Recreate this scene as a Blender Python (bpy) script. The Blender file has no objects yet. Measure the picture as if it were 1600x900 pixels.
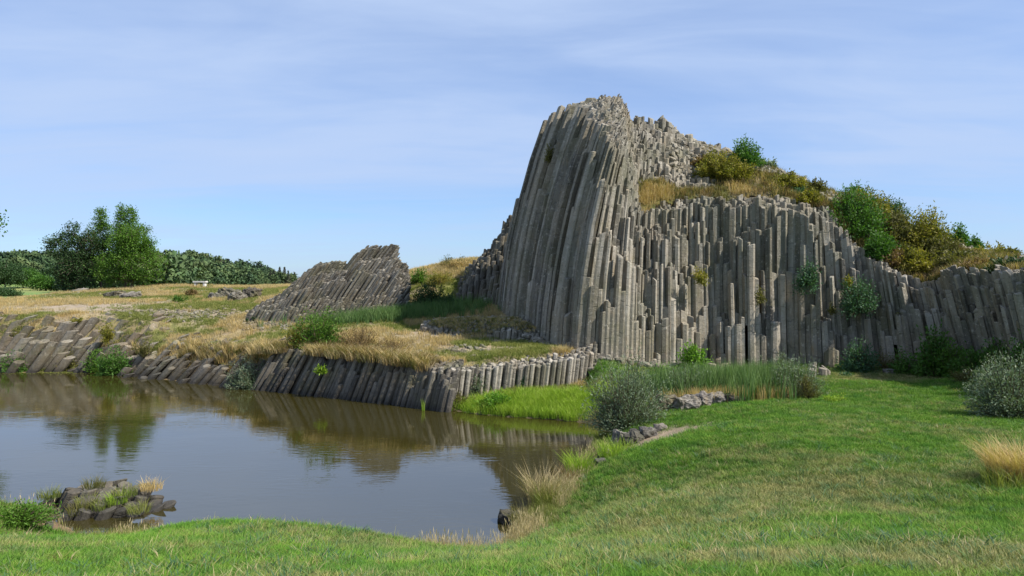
import bpy, math, random
import numpy as np
from mathutils import Vector, Matrix
random.seed(7); RNG = np.random.default_rng(7)
scn = bpy.context.scene
R = math.radians
# ------------------------------------------------------------------ camera
F = 1150.0; HC = 4.5; YH = 440.0
cam_d = bpy.data.cameras.new('camera'); cam = bpy.data.objects.new('camera', cam_d)
scn.collection.objects.link(cam); scn.camera = cam
cam_d.sensor_width = 36; cam_d.lens = F/1600*36
cam_d.clip_start = 0.1; cam_d.clip_end = 9000
cam.location = (0, 0, HC)
cam.rotation_euler = (R(90) - math.atan((450-YH)/F), 0, 0)
scn.render.resolution_x = 1024; scn.render.resolution_y = 576
# ------------------------------------------------------------------ sky and sun
SUN_EL = R(46); SUN_DIR = Vector((0.945, -0.327, 0)).normalized()
w = bpy.data.worlds.new('World'); scn.world = w; w.use_nodes = True
nt = w.node_tree; nt.nodes.clear()
def N(nt, t, **kw):
    n = nt.nodes.new(t)
    for k, v in kw.items():
        if k.startswith('i_'):
            n.inputs[int(k[2:]) if k[2:].isdigit() else k[2:]].default_value = v
        else: setattr(n, k, v)
    return n
L = lambda nt, a, b: nt.links.new(a, b)
def mixc(nt, fac, a, b, blend='MIX'):
    m = nt.nodes.new('ShaderNodeMix'); m.data_type = 'RGBA'; m.blend_type = blend
    for sock, v in ((m.inputs[0], fac), (m.inputs[6], a), (m.inputs[7], b)):
        if hasattr(v, 'is_output'): nt.links.new(v, sock)
        elif isinstance(v, (int, float)): sock.default_value = v
        else: sock.default_value = (*v[:3], 1)
    return m.outputs[2]
def ramp(nt, fac, pts, interp='LINEAR'):
    r = nt.nodes.new('ShaderNodeValToRGB'); r.color_ramp.interpolation = interp
    e = r.color_ramp.elements
    while len(e) > 1: e.remove(e[-1])
    e[0].position = pts[0][0]; e[0].color = (*pts[0][1], 1) if not isinstance(pts[0][1], (int, float)) else (pts[0][1],)*3+(1,)
    for p, c in pts[1:]:
        x = e.new(p); x.color = (*c, 1) if not isinstance(c, (int, float)) else (c, c, c, 1)
    nt.links.new(fac, r.inputs[0]); return r.outputs[0]
def math_(nt, op, a, b=0.0, clamp=False):
    m = nt.nodes.new('ShaderNodeMath'); m.operation = op; m.use_clamp = clamp
    for i, v in enumerate((a, b)):
        if hasattr(v, 'is_output'): nt.links.new(v, m.inputs[i])
        else: m.inputs[i].default_value = v
    return m.outputs[0]
sky = N(nt, 'ShaderNodeTexSky', sky_type='NISHITA', sun_disc=False)
sky.sun_elevation = SUN_EL; sky.sun_rotation = math.atan2(SUN_DIR.x, SUN_DIR.y)
sky.altitude = 500; sky.air_density = 1.0; sky.dust_density = 0.6; sky.ozone_density = 2.5
tc = N(nt, 'ShaderNodeTexCoord')
sep = N(nt, 'ShaderNodeSeparateXYZ'); L(nt, tc.outputs['Generated'], sep.inputs[0])
zc = math_(nt, 'MAXIMUM', sep.outputs[2], 0.0)
den = math_(nt, 'ADD', zc, 0.10)
px_ = math_(nt, 'DIVIDE', sep.outputs[0], den); py_ = math_(nt, 'DIVIDE', sep.outputs[1], den)
cmb = N(nt, 'ShaderNodeCombineXYZ'); L(nt, px_, cmb.inputs[0]); L(nt, py_, cmb.inputs[1])
mp = N(nt, 'ShaderNodeMapping'); L(nt, cmb.outputs[0], mp.inputs[0])
mp.inputs['Scale'].default_value = (0.55, 1.0, 1); mp.inputs['Rotation'].default_value = (0, 0, R(-14))
mp.inputs['Location'].default_value = (3.1, 1.7, 0)
n1 = N(nt, 'ShaderNodeTexNoise', i_Scale=0.55, i_Detail=6.0, i_Roughness=0.5, i_Distortion=0.9); L(nt, mp.outputs[0], n1.inputs['Vector'])
n2 = N(nt, 'ShaderNodeTexNoise', i_Scale=1.7, i_Detail=6.0, i_Roughness=0.55, i_Distortion=1.4); L(nt, mp.outputs[0], n2.inputs['Vector'])
mp3 = N(nt, 'ShaderNodeMapping'); L(nt, cmb.outputs[0], mp3.inputs[0]); mp3.inputs['Scale'].default_value = (0.5, 2.6, 1); mp3.inputs['Rotation'].default_value = (0, 0, R(-9))
n3 = N(nt, 'ShaderNodeTexNoise', i_Scale=1.1, i_Detail=5.0, i_Roughness=0.5, i_Distortion=0.5); L(nt, mp3.outputs[0], n3.inputs['Vector'])
cl = math_(nt, 'ADD', math_(nt, 'ADD', math_(nt, 'MULTIPLY', n1.outputs[0], 0.55), math_(nt, 'MULTIPLY', n2.outputs[0], 0.2)), math_(nt, 'MULTIPLY', n3.outputs[0], 0.25))
cf = ramp(nt, cl, [(0.34, 0.38), (0.46, 0.62), (0.56, 0.88), (0.68, 1.0)])
# the air pales with height: thin high veil over a clearer band near the horizon
veil = ramp(nt, zc, [(0.0, 0.62), (0.06, 0.72), (0.16, 0.97), (0.4, 1.0)])
cfm = math_(nt, 'MULTIPLY', cf, veil)
skyc = mixc(nt, 1.0, sky.outputs[0], (0.68, 0.90, 1.2), 'MULTIPLY')
cloud = mixc(nt, cfm, skyc, (3.75, 4.75, 6.7))
bg = N(nt, 'ShaderNodeBackground', i_Strength=0.088); L(nt, cloud, bg.inputs[0])
wo = N(nt, 'ShaderNodeOutputWorld'); L(nt, bg.outputs[0], wo.inputs[0])
sd = bpy.data.lights.new('sun', 'SUN'); sd.energy = 5.0; sd.angle = R(0.5); sd.color = (1, 0.945, 0.86)
sun = bpy.data.objects.new('sun', sd); scn.collection.objects.link(sun)
sv = Vector((SUN_DIR.x*math.cos(SUN_EL), SUN_DIR.y*math.cos(SUN_EL), math.sin(SUN_EL)))
sun.rotation_euler = sv.to_track_quat('Z', 'Y').to_euler(); sun.location = sv*60
scn.view_settings.view_transform = 'Standard'; scn.view_settings.look = 'None'
scn.view_settings.exposure = 0.68; scn.view_settings.gamma = 1
scn.render.engine = 'CYCLES'
scn.cycles.max_bounces = 6; scn.cycles.transparent_max_bounces = 4

# ------------------------------------------------------------------ maths helpers
def at(px, py, Y):
    return np.array([(px-800)/F*Y, Y, HC-(py-YH)/F*Y])
def hsh(ix, iy, s):
    h = (ix*374761393 + iy*668265263 + int(s)*69069001) & 0x7fffffffffff
    h = ((h ^ (h >> 13))*127412617) & 0x7fffffffffff
    h = (h ^ (h >> 16)) & 0xffffff
    return h/float(0xffffff)
def vnoise(x, y, s=0):
    x = np.asarray(x, float); y = np.asarray(y, float)
    ix = np.floor(x).astype(np.int64); iy = np.floor(y).astype(np.int64)
    fx = x-ix; fy = y-iy; fx = fx*fx*(3-2*fx); fy = fy*fy*(3-2*fy)
    h = lambda a, b: hsh(a+5000, b+5000, s)
    return (h(ix, iy)*(1-fx)+h(ix+1, iy)*fx)*(1-fy) + (h(ix, iy+1)*(1-fx)+h(ix+1, iy+1)*fx)*fy
def fbm(x, y, s=0, o=4):
    t = 0; a = 0.5; tot = 0
    for k in range(o):
        t = t + a*vnoise(np.asarray(x)*2**k, np.asarray(y)*2**k, s+k*17); tot += a; a *= 0.5
    return t/tot
def sst(x, a=0.0, b=1.0):
    t = np.clip((np.asarray(x, float)-a)/(b-a), 0, 1); return t*t*(3-2*t)
class RBF:
    def __init__(s, pts, c=0.8):
        P = np.array(pts, float); s.P = P[:, :2]; s.c = c; n = len(P)
        D = np.sqrt(((s.P[:, None]-s.P[None])**2).sum(-1)+c*c)
        A = np.zeros((n+1, n+1)); A[:n, :n] = -D; A[:n, n] = 1; A[n, :n] = 1
        A[:n, :n] += np.eye(n)*0.02
        s.w = np.linalg.solve(A, np.append(P[:, 2], 0))
    def __call__(s, x, y):
        x = np.asarray(x, float); y = np.asarray(y, float); sh = np.broadcast(x, y).shape
        q = np.stack([np.broadcast_to(x, sh).ravel(), np.broadcast_to(y, sh).ravel()], -1)
        out = np.empty(len(q))
        for i in range(0, len(q), 20000):
            D = np.sqrt(((q[i:i+20000, None]-s.P[None])**2).sum(-1)+s.c**2)
            out[i:i+20000] = -D@s.w[:-1] + s.w[-1]
        return out.reshape(sh) if sh else float(out[0])
def polysdf(x, y, poly):            # >0 outside
    x = np.asarray(x, float); y = np.asarray(y, float)
    d = np.full(x.shape, 1e9); ins = np.zeros(x.shape, bool); n = len(poly)
    for i in range(n):
        x0, y0 = poly[i]; x1, y1 = poly[(i+1) % n]
        ex, ey = x1-x0, y1-y0; t = np.clip(((x-x0)*ex+(y-y0)*ey)/(ex*ex+ey*ey+1e-12), 0, 1)
        d = np.minimum(d, np.hypot(x-x0-t*ex, y-y0-t*ey))
        if y0 != y1:
            c = ((y0 > y) != (y1 > y)) & (x < (x1-x0)*(y-y0)/(y1-y0)+x0); ins ^= c
    return np.where(ins, -d, d)
def smooth_poly(P, k=2, closed=True):
    P = [tuple(p) for p in P]
    for _ in range(k):
        Q = []; n = len(P)
        rng_ = range(n) if closed else range(n-1)
        if not closed: Q.append(P[0])
        for i in rng_:
            a, b = P[i], P[(i+1) % n]
            Q.append((a[0]*.75+b[0]*.25, a[1]*.75+b[1]*.25)); Q.append((a[0]*.25+b[0]*.75, a[1]*.25+b[1]*.75))
        if not closed: Q.append(P[-1])
        P = Q
    return P

# ------------------------------------------------------------------ object helpers
COL = scn.collection
def link(o, parent=None):
    COL.objects.link(o)
    if parent is not None: o.parent = parent
    return o
def mesh_obj(name, V, Fc, mat, parent=None, loc=(0, 0, 0), tone=None, smooth=False):
    me = bpy.data.meshes.new(name)
    V = np.asarray(V, np.float32)
    if isinstance(Fc, np.ndarray):
        n, k = Fc.shape
        me.vertices.add(len(V)); me.vertices.foreach_set('co', V.ravel())
        me.loops.add(n*k); me.loops.foreach_set('vertex_index', Fc.astype(np.int32).ravel())
        me.polygons.add(n); me.polygons.foreach_set('loop_start', np.arange(0, n*k, k, dtype=np.int32))
        me.update(calc_edges=True)
    else:
        me.from_pydata(V.tolist(), [], Fc); me.update()
    if tone is not None:
        a = me.attributes.new('tone', 'FLOAT', 'POINT'); a.data.foreach_set('value', np.asarray(tone, np.float32))
    if smooth: me.polygons.foreach_set('use_smooth', np.ones(len(me.polygons), bool))
    if mat: me.materials.append(mat)
    o = bpy.data.objects.new(name, me); o.location = loc
    return link(o, parent)
def tag(o, label=None, cat=None, group=None, kind=None):
    if label: o['label'] = label
    if cat: o['category'] = cat
    if group: o['group'] = group
    if kind: o['kind'] = kind
    return o
def empty(name, loc=(0, 0, 0)):
    o = bpy.data.objects.new(name, None); o.location = tuple(float(v) for v in loc); o.empty_display_size = 0.3
    return link(o)

# ------------------------------------------------------------------ materials
def newmat(name):
    m = bpy.data.materials.new(name); m.use_nodes = True; nt = m.node_tree; nt.nodes.clear()
    out = nt.nodes.new('ShaderNodeOutputMaterial'); p = nt.nodes.new('ShaderNodeBsdfPrincipled')
    nt.links.new(p.outputs[0], out.inputs[0]); p.inputs['Roughness'].default_value = 0.85
    p.inputs['Specular IOR Level'].default_value = 0.25
    return m, nt, p, out
def pos(nt, scale=(1, 1, 1)):
    g = nt.nodes.new('ShaderNodeNewGeometry'); m = nt.nodes.new('ShaderNodeMapping')
    m.inputs['Scale'].default_value = scale; nt.links.new(g.outputs['Position'], m.inputs[0]); return m.outputs[0]
def noise(nt, vec, sc, det=4, rough=0.55, dist=0):
    n = nt.nodes.new('ShaderNodeTexNoise'); n.inputs['Scale'].default_value = sc; n.inputs['Detail'].default_value = det
    n.inputs['Roughness'].default_value = rough; n.inputs['Distortion'].default_value = dist
    nt.links.new(vec, n.inputs['Vector']); return n.outputs[0]
def bump(nt, p, h, strength, dist):
    b = nt.nodes.new('ShaderNodeBump'); b.inputs['Strength'].default_value = strength; b.inputs['Distance'].default_value = dist
    nt.links.new(h, b.inputs['Height']); nt.links.new(b.outputs[0], p.inputs['Normal'])
def attr(nt, name='tone'):
    a = nt.nodes.new('ShaderNodeAttribute'); a.attribute_name = name; return a
def rock_mat(name, dark, mid, light, warm, moss=0.25, wet_shade=True, slant=0.0):
    m, nt, p, o = newmat(name)
    v = pos(nt); t = attr(nt).outputs['Fac']
    streak = noise(nt, pos(nt, (7, 7, 0.5)), 1.0, 5, 0.6, 0.5)
    blot = noise(nt, v, 0.55, 5, 0.6)
    fine = noise(nt, v, 16, 5, 0.7)
    k = math_(nt, 'ADD', math_(nt, 'MULTIPLY', t, 0.5), math_(nt, 'MULTIPLY', streak, 0.5))
    c = ramp(nt, k, [(0.2, dark), (0.45, mid), (0.8, light)])
    c = mixc(nt, ramp(nt, blot, [(0.42, 0.0), (0.62, 0.75)]), c, warm)
    c = mixc(nt, math_(nt, 'MULTIPLY', ramp(nt, noise(nt, v, 0.33, 4, 0.6), [(0.45, 0.0), (0.62, 1.0)]), 0.45), c, (0.115, 0.118, 0.078))
    c = mixc(nt, math_(nt, 'MULTIPLY', ramp(nt, noise(nt, pos(nt, (3, 3, 0.8)), 1.0, 5, 0.7), [(0.58, 0.0), (0.7, 1.0)]), 0.5), c, (0.27, 0.19, 0.10))
    lich = ramp(nt, noise(nt, v, 7, 6, 0.7), [(0.56, 0.0), (0.66, 0.55)])
    c = mixc(nt, lich, c, tuple(min(1, x*1.35) for x in light))
    spots = ramp(nt, noise(nt, v, 11, 5, 0.75), [(0.33, 0.7), (0.42, 0.0)])
    c = mixc(nt, spots, c, tuple(x*0.45 for x in dark))
    gz = nt.nodes.new('ShaderNodeNewGeometry'); sz_ = nt.nodes.new('ShaderNodeSeparateXYZ'); L(nt, gz.outputs['Position'], sz_.inputs[0])
    zj = math_(nt, 'FRACT', math_(nt, 'ADD', math_(nt, 'MULTIPLY', sz_.outputs[2], 0.85), math_(nt, 'ADD', math_(nt, 'MULTIPLY', t, 17.0), math_(nt, 'MULTIPLY', noise(nt, v, 2.0, 2), 0.35))))
    joint = ramp(nt, zj, [(0.0, 0.4), (0.02, 0.0), (0.985, 0.0), (1.0, 0.4)])
    c = mixc(nt, joint, c, tuple(x*0.4 for x in dark))
    ms = math_(nt, 'MULTIPLY', ramp(nt, noise(nt, v, 0.9, 4, 0.7), [(0.5, 0.0), (0.68, 1.0)]), moss)
    c = mixc(nt, ms, c, (0.10, 0.10, 0.035))
    if wet_shade:
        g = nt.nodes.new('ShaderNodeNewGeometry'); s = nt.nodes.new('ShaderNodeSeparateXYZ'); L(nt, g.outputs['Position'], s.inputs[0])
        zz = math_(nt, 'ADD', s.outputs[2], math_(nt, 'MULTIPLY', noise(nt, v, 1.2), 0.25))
        wt = ramp(nt, zz, [(0.20, 0.88), (0.38, 0.5), (1.0, 0.0)])  # waterline stain, drawn higher up so its darkening stands in for bank wall shade
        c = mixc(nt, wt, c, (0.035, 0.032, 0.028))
    L(nt, c, p.inputs['Base Color'])
    cr = noise(nt, pos(nt, (2.2, 2.2, 5.5)), 1.0, 6, 0.75)
    h = math_(nt, 'ADD', math_(nt, 'SUBTRACT', math_(nt, 'MULTIPLY', fine, 0.35), math_(nt, 'MULTIPLY', joint, 0.6)), math_(nt, 'ADD', math_(nt, 'MULTIPLY', cr, 0.7), math_(nt, 'MULTIPLY', streak, 0.5)))
    bump(nt, p, h, 0.9, 0.06)
    return m
M = {}
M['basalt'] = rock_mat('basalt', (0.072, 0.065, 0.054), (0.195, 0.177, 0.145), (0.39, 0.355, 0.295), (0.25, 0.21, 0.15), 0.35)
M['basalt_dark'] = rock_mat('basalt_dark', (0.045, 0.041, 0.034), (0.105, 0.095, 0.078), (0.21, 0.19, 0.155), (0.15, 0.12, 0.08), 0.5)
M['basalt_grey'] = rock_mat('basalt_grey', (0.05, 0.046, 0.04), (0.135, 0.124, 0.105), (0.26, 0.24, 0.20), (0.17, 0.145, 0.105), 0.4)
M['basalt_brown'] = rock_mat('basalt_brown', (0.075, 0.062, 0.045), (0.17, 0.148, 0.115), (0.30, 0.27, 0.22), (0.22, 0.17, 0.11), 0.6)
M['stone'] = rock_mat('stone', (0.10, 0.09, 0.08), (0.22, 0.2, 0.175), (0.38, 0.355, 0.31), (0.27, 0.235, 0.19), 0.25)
def leaf_mat(name, cols, trans=0.35, rough=0.6):
    m, nt, p, o = newmat(name)
    t = attr(nt).outputs['Fac']
    c = ramp(nt, t, [(i/(len(cols)-1), x) for i, x in enumerate(cols)])
    n = noise(nt, pos(nt), 1.3, 3)
    c = mixc(nt, math_(nt, 'MULTIPLY', ramp(nt, n, [(0.4, 0.0), (0.65, 1.0)]), 0.45), c, cols[-1])
    L(nt, c, p.inputs['Base Color']); p.inputs['Roughness'].default_value = rough
    tr = nt.nodes.new('ShaderNodeBsdfTranslucent'); L(nt, mixc(nt, 1.0, c, (1.1, 1.25, 0.5), 'MULTIPLY'), tr.inputs[0])
    mx = nt.nodes.new('ShaderNodeMixShader'); mx.inputs[0].default_value = trans
    L(nt, p.outputs[0], mx.inputs[1]); L(nt, tr.outputs[0], mx.inputs[2]); L(nt, mx.outputs[0], o.inputs[0])
    return m
M['leaf_green'] = leaf_mat('leaf_green', [(0.035, 0.085, 0.015), (0.06, 0.15, 0.022), (0.11, 0.21, 0.035)])
M['leaf_bright'] = leaf_mat('leaf_bright', [(0.06, 0.15, 0.015), (0.11, 0.25, 0.025), (0.2, 0.34, 0.04)])
M['leaf_mid'] = leaf_mat('leaf_mid', [(0.04, 0.095, 0.012), (0.075, 0.165, 0.018), (0.13, 0.235, 0.03)])
M['leaf_dark'] = leaf_mat('leaf_dark', [(0.018, 0.042, 0.012), (0.032, 0.07, 0.02), (0.05, 0.10, 0.03)], 0.2)
M['leaf_bluegreen'] = leaf_mat('leaf_bluegreen', [(0.03, 0.075, 0.04), (0.05, 0.12, 0.05), (0.09, 0.17, 0.08)], 0.25)
M['leaf_willow'] = leaf_mat('leaf_willow', [(0.065, 0.105, 0.05), (0.13, 0.18, 0.10), (0.26, 0.31, 0.21)], 0.25, 0.45)
M['leaf_yellow'] = leaf_mat('leaf_yellow', [(0.09, 0.11, 0.018), (0.19, 0.19, 0.03), (0.33, 0.26, 0.045)])
M['leaf_olive'] = leaf_mat('leaf_olive', [(0.06, 0.07, 0.02), (0.12, 0.12, 0.03), (0.2, 0.17, 0.06)])
M['leaf_brown'] = leaf_mat('leaf_brown', [(0.09, 0.06, 0.03), (0.18, 0.12, 0.05), (0.28, 0.19, 0.08)])
M['dry_gold'] = leaf_mat('dry_gold', [(0.28, 0.19, 0.07), (0.45, 0.32, 0.13), (0.62, 0.48, 0.24)], 0.3)
M['dry_tan'] = leaf_mat('dry_tan', [(0.2, 0.15, 0.075), (0.36, 0.28, 0.15), (0.52, 0.43, 0.26)], 0.3)
M['grass_mid'] = leaf_mat('grass_mid', [(0.075, 0.115, 0.02), (0.15, 0.185, 0.04), (0.29, 0.27, 0.09)], 0.35)
M['reed_green'] = leaf_mat('reed_green', [(0.05, 0.11, 0.03), (0.09, 0.17, 0.05), (0.17, 0.24, 0.09)], 0.3)
M['lime_grass'] = leaf_mat('lime_grass', [(0.12, 0.22, 0.015), (0.22, 0.34, 0.03), (0.33, 0.42, 0.06)], 0.35)
def bark(name, c):
    m, nt, p, o = newmat(name); n = noise(nt, pos(nt, (6, 6, 1)), 2, 4)
    L(nt, ramp(nt, n, [(0.3, tuple(x*0.5 for x in c)), (0.7, c)]), p.inputs['Base Color']); return m
M['bark'] = bark('bark', (0.13, 0.10, 0.075)); M['stem'] = bark('stem', (0.16, 0.12, 0.07))
# lawn blade colour: world-position patches of lush green, yellow green and straw
def lawn_mat():
    m, nt, p, o = newmat('lawn_blades'); v = pos(nt)
    t = attr(nt).outputs['Fac']
    g = ramp(nt, t, [(0.0, (0.045, 0.12, 0.011)), (0.5, (0.12, 0.25, 0.022)), (1.0, (0.25, 0.38, 0.055))])
    s = ramp(nt, t, [(0.0, (0.12, 0.15, 0.03)), (0.5, (0.27, 0.26, 0.085)), (1.0, (0.46, 0.41, 0.19))])
    a = attr(nt, 'dry'); a.attribute_type = 'INSTANCER'
    n = noise(nt, v, 0.9, 5, 0.65)
    k = math_(nt, 'ADD', a.outputs['Fac'], math_(nt, 'MULTIPLY', math_(nt, 'SUBTRACT', n, 0.5), 1.6))
    k = ramp(nt, k, [(0.25, 0.0), (0.75, 1.0)])
    c = mixc(nt, k, g, s); L(nt, c, p.inputs['Base Color'])
    dk = mixc(nt, ramp(nt, noise(nt, v, 2.3, 4, 0.6), [(0.38, 0.0), (0.6, 1.0)]), mixc(nt, 1.0, c, (0.48, 0.68, 0.62), 'MULTIPLY'), c)
    L(nt, dk, p.inputs['Base Color'])
    tr = nt.nodes.new('ShaderNodeBsdfTranslucent'); L(nt, dk, tr.inputs[0])
    mx = nt.nodes.new('ShaderNodeMixShader'); mx.inputs[0].default_value = 0.3
    L(nt, p.outputs[0], mx.inputs[1]); L(nt, tr.outputs[0], mx.inputs[2]); L(nt, mx.outputs[0], o.inputs[0])
    return m
M['lawn'] = lawn_mat()
def ground_mat():
    m, nt, p, o = newmat('ground_soil'); v = pos(nt)
    a = nt.nodes.new('ShaderNodeAttribute'); a.attribute_name = 'gcol'
    n = noise(nt, v, 3.0, 6, 0.7); n2 = noise(nt, v, 22, 4, 0.7)
    k = math_(nt, 'ADD', math_(nt, 'MULTIPLY', n, 0.9), math_(nt, 'MULTIPLY', n2, 0.7))
    c = mixc(nt, 1.0, a.outputs['Color'], ramp(nt, k, [(0.45, 0.5), (0.8, 1.0), (1.1, 1.35)]), 'MULTIPLY')
    L(nt, c, p.inputs['Base Color']); bump(nt, p, k, 0.8, 0.08); return m
M['ground'] = ground_mat()

# ------------------------------------------------------------------ pond outline and ground height
def wl(px, py): Y = HC*F/(py-YH); return ((px-800)/F*Y, Y)
far_shore = [wl(*q) for q in ((938, 664), (915, 661), (850, 655), (760, 650), (700, 641), (640, 633), (570, 625), (450, 612), (350, 603),
             (270, 595), (200, 588), (140, 581), (100, 579), (50, 582), (0, 583))]
POND = far_shore + [(-31, 38), (-42, 38), (-44, 30), (-34, 20), (-20, 14.0), (-11.5, 13.0), (-9.4, 13.3), (-8.9, 13.9), (-8.2, 13.5), (-7.2, 12.7), (-6.6, 12.6),
        (-5.9, 12.3), (-4.3, 12.4), (-3, 12.1), (-1.6, 11.9), (-.8, 11.8), (-.2, 12.3), (.17, 13.4), (.66, 15.2), (1.33, 17.1), (2.16, 19.9), (2.72, 22.0)]
POND = smooth_poly(POND, 2)
def ps(x, y): return polysdf(x, y, POND)
ctl = [(0, 905, 6.5), (400, 905, 6.5), (800, 905, 6), (1200, 905, 5.5), (1600, 905, 5.5), (400, 860, 8.5), (0, 850, 8.8), (800, 872, 8.5), (1000, 800, 10.5),
       (0, 800, 11.5), (70, 835, 11.6), (140, 868, 11.2), (230, 828, 11.6), (300, 815, 11.6), (500, 820, 11.5), (640, 848, 10.9), (760, 866, 10.8), (850, 822, 12.8), (900, 750, 16), (950, 705, 18.5),
       (1000, 668, 20), (1200, 800, 9.5), (1200, 700, 14), (1000, 720, 15.5), (1100, 680, 16.5), (1400, 800, 9.5), (1400, 700, 14), (1600, 780, 9.5), (1600, 700, 14),
       (1200, 640, 20), (1400, 640, 20), (1050, 640, 22), (1300, 600, 26), (1450, 590, 28), (1110, 577, 31), (1000, 600, 27), (1300, 572, 30.5), (1550, 600, 24),
       (1600, 650, 19), (1700, 600, 24), (1900, 650, 19), 
       (690, 574, 26.8), (800, 562, 27.5), (570, 557, 28.8), (450, 549, 31), (350, 546, 33), (250, 540, 35.8), (200, 503, 38), (0, 498, 38.5), (100, 497, 38.5), (300, 506, 39),
       (880, 552, 28.7), (750, 532, 32), (840, 540, 30.5), (600, 530, 32), (700, 502, 37), (550, 512, 36), (500, 500, 39), (600, 485, 41), (400, 492, 41), (400, 462, 50),
       (300, 472, 47), (0, 476, 47), (100, 470, 50), (200, 465, 52), (100, 458, 60), (170, 454, 64), (250, 447, 66), (350, 448, 66), (450, 448, 66), (0, 473, 58), (-300, 480, 40), (-300, 470, 60),
       (640, 430, 48), (700, 414, 48), (740, 408, 48), (690, 440, 44), (720, 470, 41), (660, 478, 40.5), (780, 402, 48), (800, 470, 39), (820, 440, 44)]
cpt = [tuple(at(*q)) for q in ctl]
cpt += [(-12, 0, 2.9), (0, 0, 2.75), (12, 0, 2.9), (-12, -14, 3.2), (12, -14, 3.2), (-18, 10.5, 1.0), (-30, 12, 1.4), (14, 8, 2.1), (24, 14, 2.4), (30, 24, 3), (0, -30, 3), (-40, -10, 3), (40, -10, 3),
        (2, 42, 4.0), (8, 40, 4), (16, 40, 4), (10, 60, 5), (30, 60, 5), (50, 50, 5), (-50, 50, 3), (-60, 30, 2.5), (-45, 66, 3), (-60, 90, 2), (0, 90, 3), (60, 90, 4)]
PRB = RBF(cpt, 1.0)
def far_z(x, y):
    hill = np.exp(-(((y-560)/170)**2)) * (0.5 + 13*sst(-x, 165, 235) - 3*sst(-x, 330, 420) + 3.5*sst(-x, 470, 560))
    return np.where(y > 0, 1.0 - 0.6*sst(y, 100, 300) + hill, 1.5) + 0.6*fbm(x*0.02, y*0.02, 5)
def plate(x, y):
    z = PRB(np.clip(x, -60, 60), np.clip(y, -30, 92))
    z = z + (fbm(x*0.45, y*0.45, 9)-0.5)*0.22*sst(y, 15, 34) + (fbm(x*1.7, y*1.7, 4)-0.5)*0.05*sst(y, 8, 20)
    r = np.hypot(x, (y-30))
    k = sst(r, 45, 95)*sst(np.maximum(np.abs(x)*0.8, y-5), 50, 90)
    return z*(1-k) + far_z(x, y)*k
MUD = (-7.9, 12.9)
def bank_par(x, y):   # set-back and width of the climb from the water
    far = y > 23.0
    off = np.where(far & (x < -2.2), np.interp(x, [-30, -19, -16.5, -11.5, -9.5, -3], [0.8, 0.8, 0.6, 0.55, 0.42, 0.42]), 0.0)
    wv = np.where(far & (x < -2.2), np.interp(x, [-30, -19, -16.5, -11.5, -9.5, -3], [2.0, 2.0, 1.3, 1.1, 0.45, 0.45]), 1.3)
    return off, wv
WLX = [-2.9, -2.4, -0.95, 0.48, 1.95, 2.5, 3.1]; WLY = [26.2, 26.3, 27.0, 27.4, 27.9, 28.7, 29.6]   # foot of the short column wall behind the meadow
def ground_z(x, y, s=None):
    x = np.asarray(x, float); y = np.asarray(y, float)
    if s is None: s = ps(x, y)
    P = plate(x, y)
    off, wv = bank_par(x, y)
    k = np.clip((s-off)/wv, 0, 1)
    k = 1-(1-k)**2
    z = P*k + 0.02
    low = 0.03+0.5*sst(s, 0, 2.6)+0.1*(fbm(x*2, y*2, 8)-0.5)
    m = sst(x, -2.75, -2.35)*(1-sst(x, 2.6, 3.6))*(y > 20)*(1-sst(y-np.interp(x, WLX, WLY), 0.25, 0.65))
    z = z*(1-m)+low*m
    mud = np.exp(-(((x-MUD[0])/0.9)**2+((y-MUD[1]+0.1)/0.8)**2))
    z = z*(1-0.85*mud)
    return np.where(s > 0, z, np.maximum(-1.3, s*0.55-0.02))

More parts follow.
